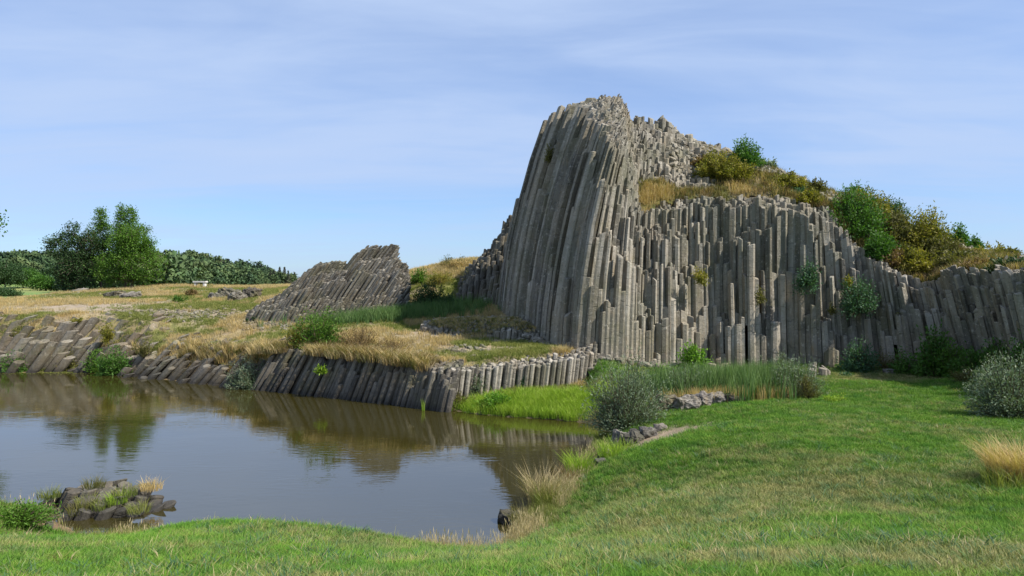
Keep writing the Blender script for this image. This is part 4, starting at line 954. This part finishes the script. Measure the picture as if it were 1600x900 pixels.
# ------------------------------------------------------------------ trees
def tree(name, label, base, h_, crown, leafmat, n_limbs, shoots, per, ln, wd, seed, trunk=0.16, group=None, cat='tree', sparse=1.0, spread=0.16):
    """crown: list of (cx, cy, cz, rx, ry, rz, weight) lobes relative to the base"""
    rs = np.random.default_rng(seed); segs = []; LC = []; LD = []
    wsum = sum(c[6] for c in crown)
    top = np.array([0, 0, h_*0.9]); pts = [np.array([rs.normal(0, .04)*i, rs.normal(0, .04)*i, h_*0.9*i/6]) for i in range(7)]
    for i in range(6): segs.append((pts[i], pts[i+1], trunk*(1-i/6.5), trunk*(1-(i+1)/6.5)))
    par = empty(name, base); tag(par, label, cat, group)
    tv, tf = tubes(segs, 8); mesh_obj('trunk', tv, tf, M['bark'], par)
    bs = []
    for c in crown:
        n = int(shoots*c[6]/wsum); C = np.array(c[:3]); Rr = np.array(c[3:6])
        lims = []
        for k in range(max(2, n_limbs//len(crown))):
            d = rs.normal(size=3); d /= np.linalg.norm(d); e = C+d*Rr*0.55
            hz = np.clip(e[2]-0.8*np.hypot(e[0], e[1])*0.8, 0.1*h_, 0.85*h_); a = np.array([0, 0, hz]); m = (a+e)/2+rs.normal(0, .1, 3)
            bs += [(a, m, trunk*0.38, trunk*0.25), (m, e, trunk*0.25, trunk*0.1)]; lims.append(e); lims.append(m)
        lims = np.array(lims)
        for k in range(n):
            d = rs.normal(size=3); d /= np.linalg.norm(d); rr = rs.uniform(0.45, 1.08); tip = C+d*Rr*rr
            if tip[2] < 0.05*h_: tip[2] = 0.05*h_+rs.random()*0.3
            st = lims[np.argmin(((lims-tip)**2).sum(1))]; st = st+(tip-st)*rs.uniform(0.2, 0.55)
            bs.append((st, tip, 0.018, 0.005))
            t = rs.uniform(0.1, 1.05, per)
            P_ = st+(tip-st)*t[:, None]+rs.normal(0, spread, (per, 3)); LC.append(P_); LD.append(np.array([0, 0, 0.25])+d*0.5+rs.normal(0, 0.6, (per, 3)))
    bv, bf = tubes(bs, 3); mesh_obj('limbs', bv, bf, M['bark'], par)
    LC = np.concatenate(LC); LD = np.concatenate(LD); V, Fc = leaves_mesh(LC, LD, ln, wd, rs)
    mesh_obj('crown', V, Fc, M[leafmat], par, tone=np.repeat(np.clip(rs.normal(0.45, 0.22, len(LC)), 0, 1), 4))
    return par
YT = 64; kt = YT/F
def TP(px, dy=0): p = np.array([(px-800)/F*(YT+dy), YT+dy, 0]); p[2] = float(ground_z(p[0], p[1])); return p
tree('broadleaf_tree', 'dark spreading tree forming the left half of the tree group on the plateau', TP(122, 1), 5.8,
     [(0.2, 0, 2.0, 2.3, 1.8, 1.9, 1.6), (-1.0, 0, 4.1, 2.0, 1.5, 1.3, 0.9), (1.0, 0, 4.4, 1.9, 1.4, 1.5, 0.9), (-0.6, 0, 5.4, 0.7, 0.7, 0.9, 0.2), (-0.8, 0.3, 1.7, 1.9, 1.4, 1.5, 0.9)], 'leaf_dark', 30, 760, 24, 0.16, 0.09, 201, group='trees on the plateau')
tree('birch_tree', 'slender pale crowned tree with the left of the two tall tips', TP(158, 2), 7.6,
     [(0, 0, 5.0, 1.1, 1.1, 1.5, 1), (0.1, 0, 6.6, 0.5, 0.5, 1.0, 0.35), (-0.2, 0, 3.0, 1.5, 1.2, 1.4, 1)], 'leaf_mid', 22, 360, 22, 0.15, 0.08, 202, trunk=0.1, group='trees on the plateau')
tree('birch_tree', 'slender tree with the right and highest of the two tall tips', TP(196, 1), 7.7,
     [(-0.1, 0, 4.6, 1.35, 1.2, 1.7, 1.2), (-0.35, 0, 6.7, 0.35, 0.35, 1.0, 0.22), (0.4, 0, 6.4, 0.55, 0.5, 0.9, 0.3), (1.4, 0, 5.2, 1.0, 0.6, 0.4, 0.2)], 'leaf_mid', 22, 360, 22, 0.15, 0.08, 203, trunk=0.1, group='trees on the plateau')
tree('broadleaf_tree', 'bright green dense tree forming the right half of the tree group', TP(206, -1), 5.4,
     [(0.6, 0, 2.2, 2.3, 1.9, 2.0, 1.6), (0.4, 0, 4.1, 1.7, 1.4, 1.6, 1.0), (-0.6, 0, 3.6, 1.6, 1.3, 1.4, 0.6), (-1.6, 0, 1.7, 1.8, 1.5, 1.5, 0.8)], 'leaf_mid', 30, 850, 26, 0.15, 0.085, 204, group='trees on the plateau')
p = at(-52, 470, 45); p[2] = float(ground_z(p[0], p[1]))
tree('broadleaf_tree', 'green tree at the left edge of the photo with only a crown tip showing', p, 6.6,
     [(0, 0, 5.1, 2.25, 1.6, 0.9, 1), (-1.0, 0, 3.6, 1.3, 1.4, 1.0, 0.8)], 'leaf_green', 12, 240, 22, 0.18, 0.11, 205)
# hedgerow trees in the valley on the left
hed = [(8, 448, 300, 60, 40, 'leaf_dark'), (42, 448, 310, 44, 30, 'leaf_green'), (72, 455, 280, 56, 26, 'leaf_green'), (4, 468, 165, 56, 18, 'leaf_dark'), (90, 450, 300, 50, 38, 'leaf_dark'), (30, 442, 340, 40, 34, 'leaf_dark'), (108, 446, 320, 50, 36, 'leaf_dark')]
hl = ['dark round tree at the far left edge beyond the field', 'green tree right of the far left dark tree', 'rounded bushy tree at the right end of the bright field', 'dark low hedge tree in front of the bright field at the left edge',
      'green tree just left of the plateau tree group', 'dark tree behind the first valley trees', 'dark tree mostly behind the plateau tree group']
for k, (px, py, Y, wp, hp, m_) in enumerate(hed):
    p = at(px, py, Y); p[2] = min(p[2], float(ground_z(p[0], p[1]))+0.5); kk = Y/F; W_ = wp*kk; H_ = hp*kk+ (at(px, py, Y)[2]-p[2])
    tree('valley_tree', hl[k], p, H_, [(0, 0, H_*0.52, W_*0.5, W_*0.4, H_*0.45, 1), (W_*0.22, 0, H_*0.4, W_*0.3, W_*0.3, H_*0.33, 0.4), (-W_*0.2, 0, H_*0.45, W_*0.3, W_*0.3, H_*0.36, 0.4)], m_, 8, 320, 18, 0.42*Y/190, 0.28*Y/190, 220+k, trunk=0.35, group='trees in the valley', spread=0.5)

# ------------------------------------------------------------------ instancing by geometry nodes (grass, far wood)
def instancer(name, P, rotz, scale, sources, extra=None, label=None, seed=0, parent=None, cat=None):
    coll = bpy.data.collections.new(name+'_kinds')
    for s in sources: coll.objects.link(s)
    me = bpy.data.meshes.new(name); P = np.asarray(P, np.float32); me.vertices.add(len(P)); me.vertices.foreach_set('co', P.ravel())
    for nm, v in (('rz', rotz), ('sc', scale)):
        a = me.attributes.new(nm, 'FLOAT', 'POINT'); a.data.foreach_set('value', np.asarray(v, np.float32))
    a = me.attributes.new('dry', 'FLOAT', 'POINT'); a.data.foreach_set('value', np.asarray(extra if extra is not None else np.zeros(len(P)), np.float32))
    me.update(); o = bpy.data.objects.new(name, me); link(o, parent); tag(o, label, kind='stuff')
    if cat: o['category'] = cat
    ng = bpy.data.node_groups.new(name, 'GeometryNodeTree')
    ng.interface.new_socket('Geometry', in_out='INPUT', socket_type='NodeSocketGeometry'); ng.interface.new_socket('Geometry', in_out='OUTPUT', socket_type='NodeSocketGeometry')
    gi = ng.nodes.new('NodeGroupInput'); go = ng.nodes.new('NodeGroupOutput')
    ci = ng.nodes.new('GeometryNodeCollectionInfo'); ci.inputs['Collection'].default_value = coll; ci.inputs['Separate Children'].default_value = True; ci.inputs['Reset Children'].default_value = True
    ip = ng.nodes.new('GeometryNodeInstanceOnPoints'); ip.inputs['Pick Instance'].default_value = True
    def na(nm):
        q = ng.nodes.new('GeometryNodeInputNamedAttribute'); q.data_type = 'FLOAT'; q.inputs['Name'].default_value = nm; return [s for s in q.outputs if s.enabled][0]
    cx = ng.nodes.new('ShaderNodeCombineXYZ'); ng.links.new(na('rz'), cx.inputs[2])
    ri = ng.nodes.new('FunctionNodeRandomValue'); ri.data_type = 'INT'; ri.inputs['Min'].default_value = 0; 
    for s in ri.inputs:
        if s.name == 'Max' and s.type == 'INT': s.default_value = len(sources)-1
        if s.name == 'Min' and s.type == 'INT': s.default_value = 0
    ng.links.new(gi.outputs[0], ip.inputs['Points']); ng.links.new(ci.outputs[0], ip.inputs['Instance'])
    ng.links.new([s for s in ri.outputs if s.type == 'INT'][0], ip.inputs['Instance Index'])
    ng.links.new(cx.outputs[0], ip.inputs['Rotation']); ng.links.new(na('sc'), ip.inputs['Scale'])
    ng.links.new(ip.outputs[0], go.inputs[0])
    md = o.modifiers.new('scatter', 'NODES'); md.node_group = ng
    return o
def tuft(name, n, h0, h1, rad, wid, bend, mat, seed, heads=0):
    rs = np.random.default_rng(seed); V = []; Fc = []; T = []
    for k in range(n):
        a = rs.uniform(0, 6.283); r = rad*math.sqrt(rs.random()); x, y = r*math.cos(a), r*math.sin(a)
        h = rs.uniform(h0, h1); b = a+rs.normal(0, 0.9); bd = bend*h*rs.uniform(0.3, 1.3); fa = rs.uniform(0, 3.14); wx, wy = math.cos(fa)*wid, math.sin(fa)*wid
        o = len(V); bx, by = math.cos(b)*bd, math.sin(b)*bd; t = float(np.clip(rs.normal(0.45, 0.25), 0, 1))
        V += [(x-wx, y-wy, -0.02), (x+wx, y+wy, -0.02), (x+bx*0.3+wx*0.8, y+by*0.3+wy*0.8, h*0.55), (x+bx*0.3-wx*0.8, y+by*0.3-wy*0.8, h*0.55), (x+bx, y+by, h)]
        Fc += [(o, o+1, o+2, o+3), (o+3, o+2, o+4)]; T += [t*0.5, t*0.5, t, t, min(1, t+0.25)]
        if k < heads:
            o = len(V); q = wid*2.2
            V += [(x+bx, y+by, h*0.82), (x+bx+q, y+by, h*0.95), (x+bx*1.15, y+by*1.15, h*1.15), (x+bx-q, y+by, h*0.95)]; Fc.append((o, o+1, o+2, o+3)); T += [0.9]*4
    me = bpy.data.meshes.new(name); me.from_pydata(V, [], Fc); me.update(); at_ = me.attributes.new('tone', 'FLOAT', 'POINT'); at_.data.foreach_set('value', np.array(T, np.float32))
    me.materials.append(M[mat]); return bpy.data.objects.new(name, me)
rg = np.random.default_rng(99)
def scatter_region(n, xr, yr, dens, power=1.0):
    """random ground points weighted toward the camera by 1/Y^power"""
    Yv = yr[0]*(yr[1]/yr[0])**rg.random(n) if power else rg.uniform(*yr, n)
    a = rg.uniform(xr[0], xr[1], n); X = a*Yv
    k = dens(X, Yv); m = rg.random(n) < k
    return X[m], Yv[m]
# lawn: foreground and right
def lawn_d(x, y):
    s = ps(x, y); m = (s > 0.12) & ((y < 23) | (x > 2.8))
    m &= fdist(x, y) < -0.1
    k = np.where(m, 1.0, 0.0)
    k = k*(1-np.clip(1.3*np.exp(-(((x-3.6)/1.5)**2+((y-18.4)/0.8)**2)), 0, 1))
    k = k*(1-np.clip(1.4*np.exp(-(((x-MUD[0])/1.0)**2+((y-MUD[1])/0.9)**2)), 0, 1))
    k = k*(1-0.6*sst(vnoise(x*2.6, y*2.6, 93), 0.6, 0.8)*np.clip(np.exp(-(((x-3.9)/1.3)**2+((y-6.2)/0.6)**2))+np.exp(-(((x-1.5)/1.0)**2+((y-6.3)/0.4)**2))+0.35, 0, 1))
    return k
X, Yv = scatter_region(150000, (-0.86, 0.86), (4.2, 32), lawn_d)
s = ps(X, Yv); Z = ground_z(X, Yv, s)
dry = np.clip(sst(fbm(X*0.5+3, Yv*0.5, 21), 0.45, 0.68)*0.55 + 0.55*np.exp(-((s/0.5)**2)) + np.exp(-(((X-15.5)/5)**2+((Yv-27.5)/1.3)**2))*0.9
              + 1.1*np.exp(-(((X-1.5)/0.9)**2+((Yv-6.2)/0.4)**2)) + 1.5*np.exp(-(((X-3.9)/1.4)**2+((Yv-6.1)/0.6)**2)) + 0.5*np.exp(-(((X-6.0)/2.0)**2+((Yv-11.0)/0.7)**2)) + 0.35*np.exp(-(((X-4.5)/3)**2+((Yv-10.5)/1.6)**2)), 0, 1)
lush = np.exp(-(((X-6)/5)**2+((Yv-20)/4)**2)); dry *= 1-0.6*lush; dry = dry+0.0+rg.normal(0, 0.22, len(X))
instancer('lawn_grass', np.stack([X, Yv, Z], -1), rg.uniform(0, 6.28, len(X)), (0.55+0.025*Yv)*rg.uniform(0.7, 1.3, len(X)), [tuft('grass_tuft', 18, 0.035, 0.085, 0.10, 0.0040, 1.3, 'lawn', 300+i) for i in range(5)], dry, 'short green lawn with worn straw patches around the pond')
kk_ = rg.random(len(X)) < 0.035*(0.3+1.4*sst(vnoise(X*0.8, Yv*0.8, 91), 0.4, 0.7))
kq = kk_ & (rg.random(len(X)) < 0.35)
instancer('coarse_lawn_tufts', np.stack([X, Yv, Z], -1)[kk_ & ~kq], rg.uniform(0, 6.28, (kk_ & ~kq).sum()), rg.uniform(0.5, 1.1, (kk_ & ~kq).sum()), [tuft('coarse_tuft', 26, 0.05, 0.13, 0.12, 0.006, 1.2, q, 315) for q in ('reed_green', 'leaf_bluegreen', 'grass_mid')], None, 'darker coarse tufts standing in the lawn')
instancer('straw_lawn_tufts', np.stack([X, Yv, Z], -1)[kq], rg.uniform(0, 6.28, kq.sum()), rg.uniform(0.5, 1.0, kq.sum()), [tuft('straw_tuft', 20, 0.05, 0.14, 0.12, 0.004, 1.3, q, 317) for q in ('dry_tan', 'grass_mid')], None, 'bleached straw tufts standing in the lawn')
# taller fringe along the near shore
def fr_d(x, y):
    s = ps(x, y); return np.where((s > 0.02) & (s < 0.75) & (y < 24), 1.0, 0)*np.exp(-(s/0.5)**2)*(0.25+0.9*sst(vnoise(x*1.1, y*1.1, 14), 0.35, 0.6))*(1-np.exp(-(((x-MUD[0])/1.0)**2+((y-MUD[1])/1.0)**2)))
X, Yv = scatter_region(60000, (-0.86, 0.2), (10.4, 24), fr_d); Z = ground_z(X, Yv)
k = vnoise(X*0.7+9, Yv*0.7, 15)+0.25*np.exp(-((X+1.0)/1.0)**2) > 0.5
tall_dry = [tuft('dry_tuft', 10, 0.10, 0.34, 0.07, 0.0028, 0.35, 'dry_tan', 320+i, heads=3) for i in range(4)]
tall_grn = [tuft('green_tuft', 14, 0.08, 0.22, 0.09, 0.004, 0.6, 'grass_mid', 330+i) for i in range(4)]
instancer('dry_shore_grass', np.stack([X, Yv, Z], -1)[k][:2200], rg.uniform(0, 6.28, k.sum())[:2200], rg.uniform(0.5, 1.1, k.sum())[:2200], tall_dry, None, 'thin dry grass stalks along the near shore')
instancer('green_shore_grass', np.stack([X, Yv, Z], -1)[~k][:2600], rg.uniform(0, 6.28, (~k).sum())[:2600], rg.uniform(0.5, 1.1, (~k).sum())[:2600], tall_grn, None, 'longer green grass along the near shore')
# plateau grass
def pl_d(x, y):
    s = ps(x, y); m = (s > 0.45) & (y > 25.5) & (x < 2.8) & (fdist(x, y) < -0.2)
    d = 0.25+0.9*sst(fbm(x*0.5, y*0.5, 26), 0.42, 0.6)
    for (cx, cy, rx, ry) in [(-3.2, 33.5, 3.0, 2.0), (-0.6, 29.5, 2.2, 0.7), (-20, 41.5, 9, 1.0), (-26, 44, 5, 3), (-12.5, 39.5, 3, 1.2)]:
        d = d*(1-0.92*np.exp(-(((x-cx)/rx)**2+((y-cy)/ry)**2)**1.5))
    return np.where(m, d, 0)
X, Yv = scatter_region(90000, (-0.86, 0.1), (25.5, 72), pl_d, 1); s = ps(X, Yv); Z = ground_z(X, Yv, s)
gg = fbm(X*0.3, Yv*0.3, 28)+0.16*np.exp(-(((X+1)/2.5)**2+((Yv-29.5)/2)**2)) > 0.535
gold = [tuft('gold_tuft', 20, 0.10, 0.30, 0.16, 0.006, 0.45, 'dry_gold', 340+i) for i in range(4)]
tan = [tuft('tan_tuft', 20, 0.08, 0.24, 0.16, 0.007, 0.5, 'dry_tan', 345+i) for i in range(4)]
grn = [tuft('mid_tuft', 20, 0.06, 0.17, 0.16, 0.008, 0.6, 'grass_mid', 350+i) for i in range(4)]
def put(name, m, src, lab, sc=(0.6, 1.2)):
    instancer(name, np.stack([X, Yv, Z], -1)[m], rg.uniform(0, 6.28, m.sum()), rg.uniform(*sc, m.sum()), src, None, lab)
u = rg.random(len(X)); rimk = (s < 1.6) & (Yv < 36)
put('golden_bank_grass', ((~gg) & (u < 0.45)) | (rimk & (u < 0.7)), gold, 'golden dry grass over the far bank')
put('tan_bank_grass', (~gg) & (u >= 0.45) & ~rimk, tan, 'pale bleached grass over the far bank')
put('green_bank_grass', gg & ~(rimk & (u < 0.7)), grn, 'olive green turf patches on the far bank')
X, Yv = scatter_region(60000, (-0.56, 0.08), (25.5, 39), lambda x, y: np.where((y > 25) & (x < 2.2), np.exp(-((ps(x, y)-0.42-0.6*(x < -10.8))/0.30)**2)*0.7, 0)); Z = ground_z(X, Yv)+0.05
Z = np.maximum(Z, plate(X, Yv)*np.where(X > -10.8, 1.0, 0.0)); rim = (vnoise(X*0.8, Yv*0.8, 66) > 0.40+0.5*sst(X, -3.6, -2.6)) & (Z > 0.8)
instancer('rim_grass', np.stack([X, Yv, Z], -1)[rim], rg.uniform(0, 6.28, rim.sum()), rg.uniform(0.8, 1.7, rim.sum()), [tuft('rim_tuft', 22, 0.12, 0.34, 0.18, 0.007, 0.9, ['dry_gold', 'dry_tan', 'leaf_olive', 'leaf_brown'][i], 355+i) for i in range(4)], None, 'shaggy dry grass hanging over the rim of the pond wall')
TP_ = np.concatenate(TURF); TP_ = np.concatenate([TP_+rg.normal(0, 0.06, TP_.shape)*np.array([1, 1, 0]) for _ in range(4)])
instancer('mound_turf', TP_-np.array([0, 0, 0.03]), rg.uniform(0, 6.28, len(TP_)), rg.uniform(0.5, 0.9, len(TP_)), [tan[0], grn[0].copy(), tan[1].copy()][1:2]+[tuft('turf_tuft', 20, 0.08, 0.2, 0.16, 0.008, 0.8, q, 358) for q in ('dry_tan', 'leaf_olive', 'dry_gold')], None, 'mossy brown turf covering the ribbed mound')
# cliff head grass
n = 26000; U_ = rg.uniform(5.0, 22, n); V_ = rg.uniform(24, 39, n); d = fdist(U_, V_); m = (d > 0.9) & (rg.random(n) < soil_mask(U_, V_)*(0.35+0.8*sst(fbm(U_*0.8, V_*0.8, 55), 0.4, 0.6)))
Q = on_cliff(U_[m], V_[m]); d = d[m]; uu = U_[m]
qp = Q[:, 0]/Q[:, 1]*F+800; qy = YH-(Q[:, 2]-HC)/Q[:, 1]*F
kg = ((qp > 980) & (qp < 1052) & (qy > 290)) | (np.abs(qy-(300+(qp-1150)*0.32)) < 12)*((qp > 1140) & (qp < 1235)) | (rg.random(len(Q)) < 0.14)
kb = (~kg) & (rg.random(len(Q)) < 0.45)
def put2(name, P, src, lab, sc):
    instancer(name, P, rg.uniform(0, 6.28, len(P)), rg.uniform(*sc, len(P))*(0.7+0.6*vnoise(P[:, 0]*0.05, P[:, 1]*0.03, 2) if 'wood' in name else 1), src, None, lab)
put2('golden_cliff_grass', Q[kg], gold, 'golden grass on the ledges of the cliff head', (0.8, 1.5))
put2('brown_cliff_growth', Q[kb], [tuft('brown_tuft', 18, 0.08, 0.24, 0.16, 0.008, 0.6, 'leaf_brown', 360+i) for i in range(3)], 'brown undergrowth on the cliff head', (0.7, 1.4))
put2('olive_cliff_growth', Q[~kg & ~kb], [tuft('olive_tuft', 18, 0.08, 0.26, 0.16, 0.010, 0.6, 'leaf_olive', 365+i) for i in range(3)], 'olive undergrowth on the cliff head', (0.7, 1.4))
# reeds in front of the wall, tall green weeds at the outcrop foot, lush meadow on the pond edge
def blob_pts(n, lst):
    out = []
    for (px, Y, wpx, dy, wt) in lst:
        k = int(n*wt); a = px+rg.normal(0, 1, k)*wpx/2.6; y_ = Y+rg.normal(0, 1, k)*dy/2.6; out.append(np.stack([(a-800)/F*y_, y_], -1))
    q = np.concatenate(out); z = ground_z(q[:, 0], q[:, 1]); return np.concatenate([q, z[:, None]], 1)
reed = [tuft('reed_tuft', 16, 0.45, 0.95, 0.13, 0.010, 0.22, 'reed_green', 370+i) for i in range(4)]
P_ = blob_pts(1100, [(1130, 24.2, 110, 1.6, .45), (1190, 24.0, 80, 1.4, .35), (1090, 25.0, 100, 1.5, .2)]); put2('reed_bed', P_, reed, 'tall green reeds in a strip between lawn and cliff', (0.9, 1.35))
P_ = blob_pts(500, [(1130, 22.9, 100, .6, .6), (1165, 23.0, 70, .5, .4)]); put2('dry_reed_fringe', P_, [tuft('dry_reed', 12, 0.25, 0.55, 0.12, 0.006, 0.3, 'dry_gold', 375+i) for i in range(3)], 'golden dry stalks along the front of the reeds', (0.7, 1.1))
P_ = blob_pts(1500, [(600, 38.0, 150, 1.2, .5), (660, 38.6, 120, 1.6, .5)]); put2('outcrop_foot_weeds', P_, [tuft('weed_tuft', 14, 0.3, 0.75, 0.14, 0.012, 0.3, 'reed_green', 380+i) for i in range(3)], 'dense green weeds at the foot of the slanting outcrop', (0.6, 1.1))
P_ = blob_pts(2600, [(840, 25.2, 120, 1.3, .6), (900, 24.6, 60, 1.2, .25), (760, 25.8, 60, 0.6, .15)]); P_ = P_[(ps(P_[:, 0], P_[:, 1]) > 0.0) & (ps(P_[:, 0], P_[:, 1]) < 2.4)]
put2('lush_shore_grass', P_, [tuft('lush_tuft', 18, 0.15, 0.42, 0.12, 0.008, 0.5, 'lime_grass', 385+i) for i in range(4)], 'lime green lush grass on the shore under the tower', (0.6, 1.1))
P_ = blob_pts(900, [(100, 37.2, 120, .8, .5), (30, 37.6, 80, .8, .3), (200, 36.0, 60, .5, .2)]); P_ = P_[ps(P_[:, 0], P_[:, 1]) > 0.0]
put2('spit_grass', P_, [tuft('spit_tuft', 14, 0.1, 0.35, 0.14, 0.010, 0.5, 'grass_mid', 388+i) for i in range(3)], 'green grass on the low spit of the far shore', (0.6, 1.1))
# far wood on the hill
def far_tree(name, seed, conifer):
    rs = np.random.default_rng(seed); n = 420
    if conifer:
        t = rs.random(n)**0.8; r = (1-t)*2.4+0.15; a = rs.uniform(0, 6.28, n); C = np.stack([np.cos(a)*r*rs.random(n)**.4, np.sin(a)*r, 1+t*11], -1); sz = 1.0
    else:
        d = rs.normal(size=(n, 3)); d /= np.linalg.norm(d, axis=1, keepdims=True); C = d*np.array([3.6, 3.6, 3.4])*rs.uniform(0.6, 1.05, (n, 1))*(1+0.25*np.sin(d[:, :1]*5+seed))+np.array([0, 0, 5]); sz = 1.5
    V, Fc = leaves_mesh(C, rs.normal(size=(n, 3))+(np.array([0, 0, -.4]) if conifer else 0), sz*0.85, sz*0.6, rs)
    me = bpy.data.meshes.new(name); me.from_pydata(V.tolist(), [], Fc.tolist()); me.update(); a = me.attributes.new('tone', 'FLOAT', 'POINT'); a.data.foreach_set('value', np.repeat(rs.random(n), 4).astype(np.float32))
    me.materials.append(M['wood_conifer' if conifer else 'wood_leaf']); return bpy.data.objects.new(name, me)
def wood_mat(name, a, b, c_):
    m, nt, p, o = newmat(name); t = attr(nt).outputs['Fac']
    big = ramp(nt, noise(nt, pos(nt, (0.05, 0.03, 0.05)), 1.0, 4, 0.7), [(0.36, a), (0.5, b), (0.64, c_)])
    L(nt, mixc(nt, 1.0, big, ramp(nt, t, [(0, 0.6), (1, 1.35)]), 'MULTIPLY'), p.inputs['Base Color']); return m
M['wood_leaf'] = wood_mat('wood_leaf', (0.03, 0.06, 0.03), (0.05, 0.09, 0.035), (0.10, 0.135, 0.05))
M['wood_conifer'] = wood_mat('wood_conifer', (0.022, 0.04, 0.028), (0.04, 0.058, 0.038), (0.095, 0.09, 0.06))
n = 9000; Yw = 240*(620/240)**rg.random(n); aw = rg.uniform(-1.0, -0.26, n); Xw = aw*Yw; Zw = ground_z(Xw, Yw)
kf = (aw > -0.275-0.1*rg.random(n)*0) & (Yw > 480); keep = (aw < -0.285-0.30*(1-Yw/620)) & ~((aw < -0.60) & (Yw < 345))
Yw, aw, Xw, Zw = Yw[keep], aw[keep], Xw[keep], Zw[keep]; n = len(Yw)
con = (Yw > 520) & (rg.random(n) < 0.6) & (vnoise(Xw*0.02, Yw*0.02, 3) > 0.3)
nc = ~con & (rg.random(n) < 0.75)
put2('conifer_wood', np.stack([Xw, Yw, Zw], -1)[con], [far_tree('conifer', 400+i, True) for i in range(3)]+[far_tree('round_tree', 420+i, False) for i in range(2)], 'dark conifer wood along the crest of the far hill', (0.45, 0.95))
put2('leafy_wood', np.stack([Xw, Yw, Zw-1], -1)[nc], [far_tree('round_tree', 410+i, False) for i in range(4)], 'green leafy wood covering the far hill side', (0.55, 1.5))

# ------------------------------------------------------------------ grass clumps that stand alone
def clump(name, label, base, n, h0, h1, rad, wid, bend, mat, seed, cat='grass clump', group=None):
    o = tuft(name, n, h0, h1, rad, wid, bend, mat, seed); o.location = tuple(float(v) for v in base); link(o); tag(o, label, cat, group); return o
clump('rush_clump', 'large brownish rush clump leaning over the pond at its near right corner', gat(848, 14.9), 420, 0.35, 0.85, 0.30, 0.004, 0.75, 'dry_tan', 501)
clump('rush_clump', 'green rushes at the foot of the large brownish clump', gat(858, 14.5), 300, 0.2, 0.55, 0.3, 0.005, 0.8, 'grass_mid', 502)
clump('rush_clump', 'yellow green rush clump on the shore above the brownish one', gat(905, 17.0), 360, 0.25, 0.6, 0.30, 0.005, 0.7, 'lime_grass', 503)
clump('rush_clump', 'reddish dry weed clump between the two rush clumps', gat(888, 16.2), 260, 0.15, 0.42, 0.3, 0.005, 0.7, 'leaf_brown', 504)
clump('rush_clump', 'yellow green grass below the shore boulders', gat(962, 17.7), 420, 0.15, 0.45, 0.42, 0.005, 0.7, 'lime_grass', 505)
clump('rush_clump', 'dry dark weed clump over the sunken rock', gat(822, 13.4), 260, 0.15, 0.45, 0.25, 0.004, 0.9, 'leaf_olive', 506)
clump('straw_clump', 'big straw coloured grass clump at the right edge of the lawn', gat(1600, 10.6), 1500, 0.3, 0.62, 0.42, 0.004, 0.8, 'dry_gold', 507)
clump('straw_clump', 'green underside grass at the foot of the big straw clump', gat(1592, 10.2), 400, 0.15, 0.32, 0.42, 0.005, 0.8, 'grass_mid', 508)
clump('reed_tuft', 'single bright reed tuft standing in the water before the steep wall', (at(661, 640, 25.6)[0], 25.6, -0.02), 14, 0.3, 0.55, 0.05, 0.008, 0.15, 'lime_grass', 509)
shrub('leafy_clump', 'thick green leafy clump on the bank at the lower left corner', 'weed', gat(24, 11.5), 1.35, 0.26, 'leaf_mid', ln=0.06, wd=0.02, shoots=260, per=22, seed=510, upright=0.9, dy=1.2)
clump('leafy_clump', 'brown edged grass clump beside the muddy bay', gat(125, 11.6), 200, 0.08, 0.22, 0.2, 0.004, 0.7, 'leaf_olive', 511)
for k, (px, py, Y, m_, lab) in enumerate([(215, 800, 13.95, 'grass_mid', 'olive grass hanging over the right front stones of the islet'), (120, 803, 13.95, 'leaf_olive', 'dull weeds at the front foot of the islet'), (160, 795, 14.1, 'grass_mid', 'grass between the front stones of the islet'), (180, 785, 14.25, 'lime_grass', 'yellow green grass on the middle of the islet'), (195, 775, 14.4, 'grass_mid', 'green tuft behind the middle grass of the islet'), (75, 778, 14.7, 'grass_mid', 'fresh green tuft on the left tip of the islet'),
        (235, 765, 14.8, 'dry_gold', 'dry rusty tuft on the right crown of the islet'), (135, 790, 14.2, 'grass_mid', 'mossy tuft on the front stones of the islet'), (145, 762, 14.8, 'leaf_olive', 'short olive tuft between the top stones of the islet')]):
    q = at(px, py, Y); clump('islet_tuft', lab, q, 170, 0.08, 0.26, 0.2, 0.004, 0.7, m_, 520+k, 'grass tuft', 'tufts on the rock islet')

# floating flecks: an algae mat by the spit and scattered leaves
def flecks(name, label, fn, n, mat, seed):
    rs = np.random.default_rng(seed); C = []
    for _ in range(n*3):
        x, y = fn(rs)
        if ps(np.array([x]), np.array([y]))[0] < -0.02: C.append((x, y, 0.006))
        if len(C) >= n: break
    C = np.array(C); k = len(C); a = rs.uniform(0, 6.28, k); r = rs.uniform(0.02, 0.07, (k, 1)); d = np.stack([np.cos(a), np.sin(a), 0*a], -1); e = np.stack([-np.sin(a), np.cos(a), 0*a], -1)
    V = np.stack([C-d*r, C+e*r*0.5+np.array([0, 0, .004]), C+d*r, C-e*r*0.5], 1).reshape(-1, 3); i = np.arange(k)*4
    o = mesh_obj(name, V, np.stack([i+3, i+2, i+1, i], -1), M[mat], tone=np.repeat(rs.random(k), 4)); tag(o, label, kind='stuff')
flecks('algae_mat', 'pale green algae and debris floating before the far left spit', lambda rs: (rs.uniform(-29, -20), 36.6-abs(rs.normal(0, 0.55))+0.4), 1500, 'grass_mid', 601)
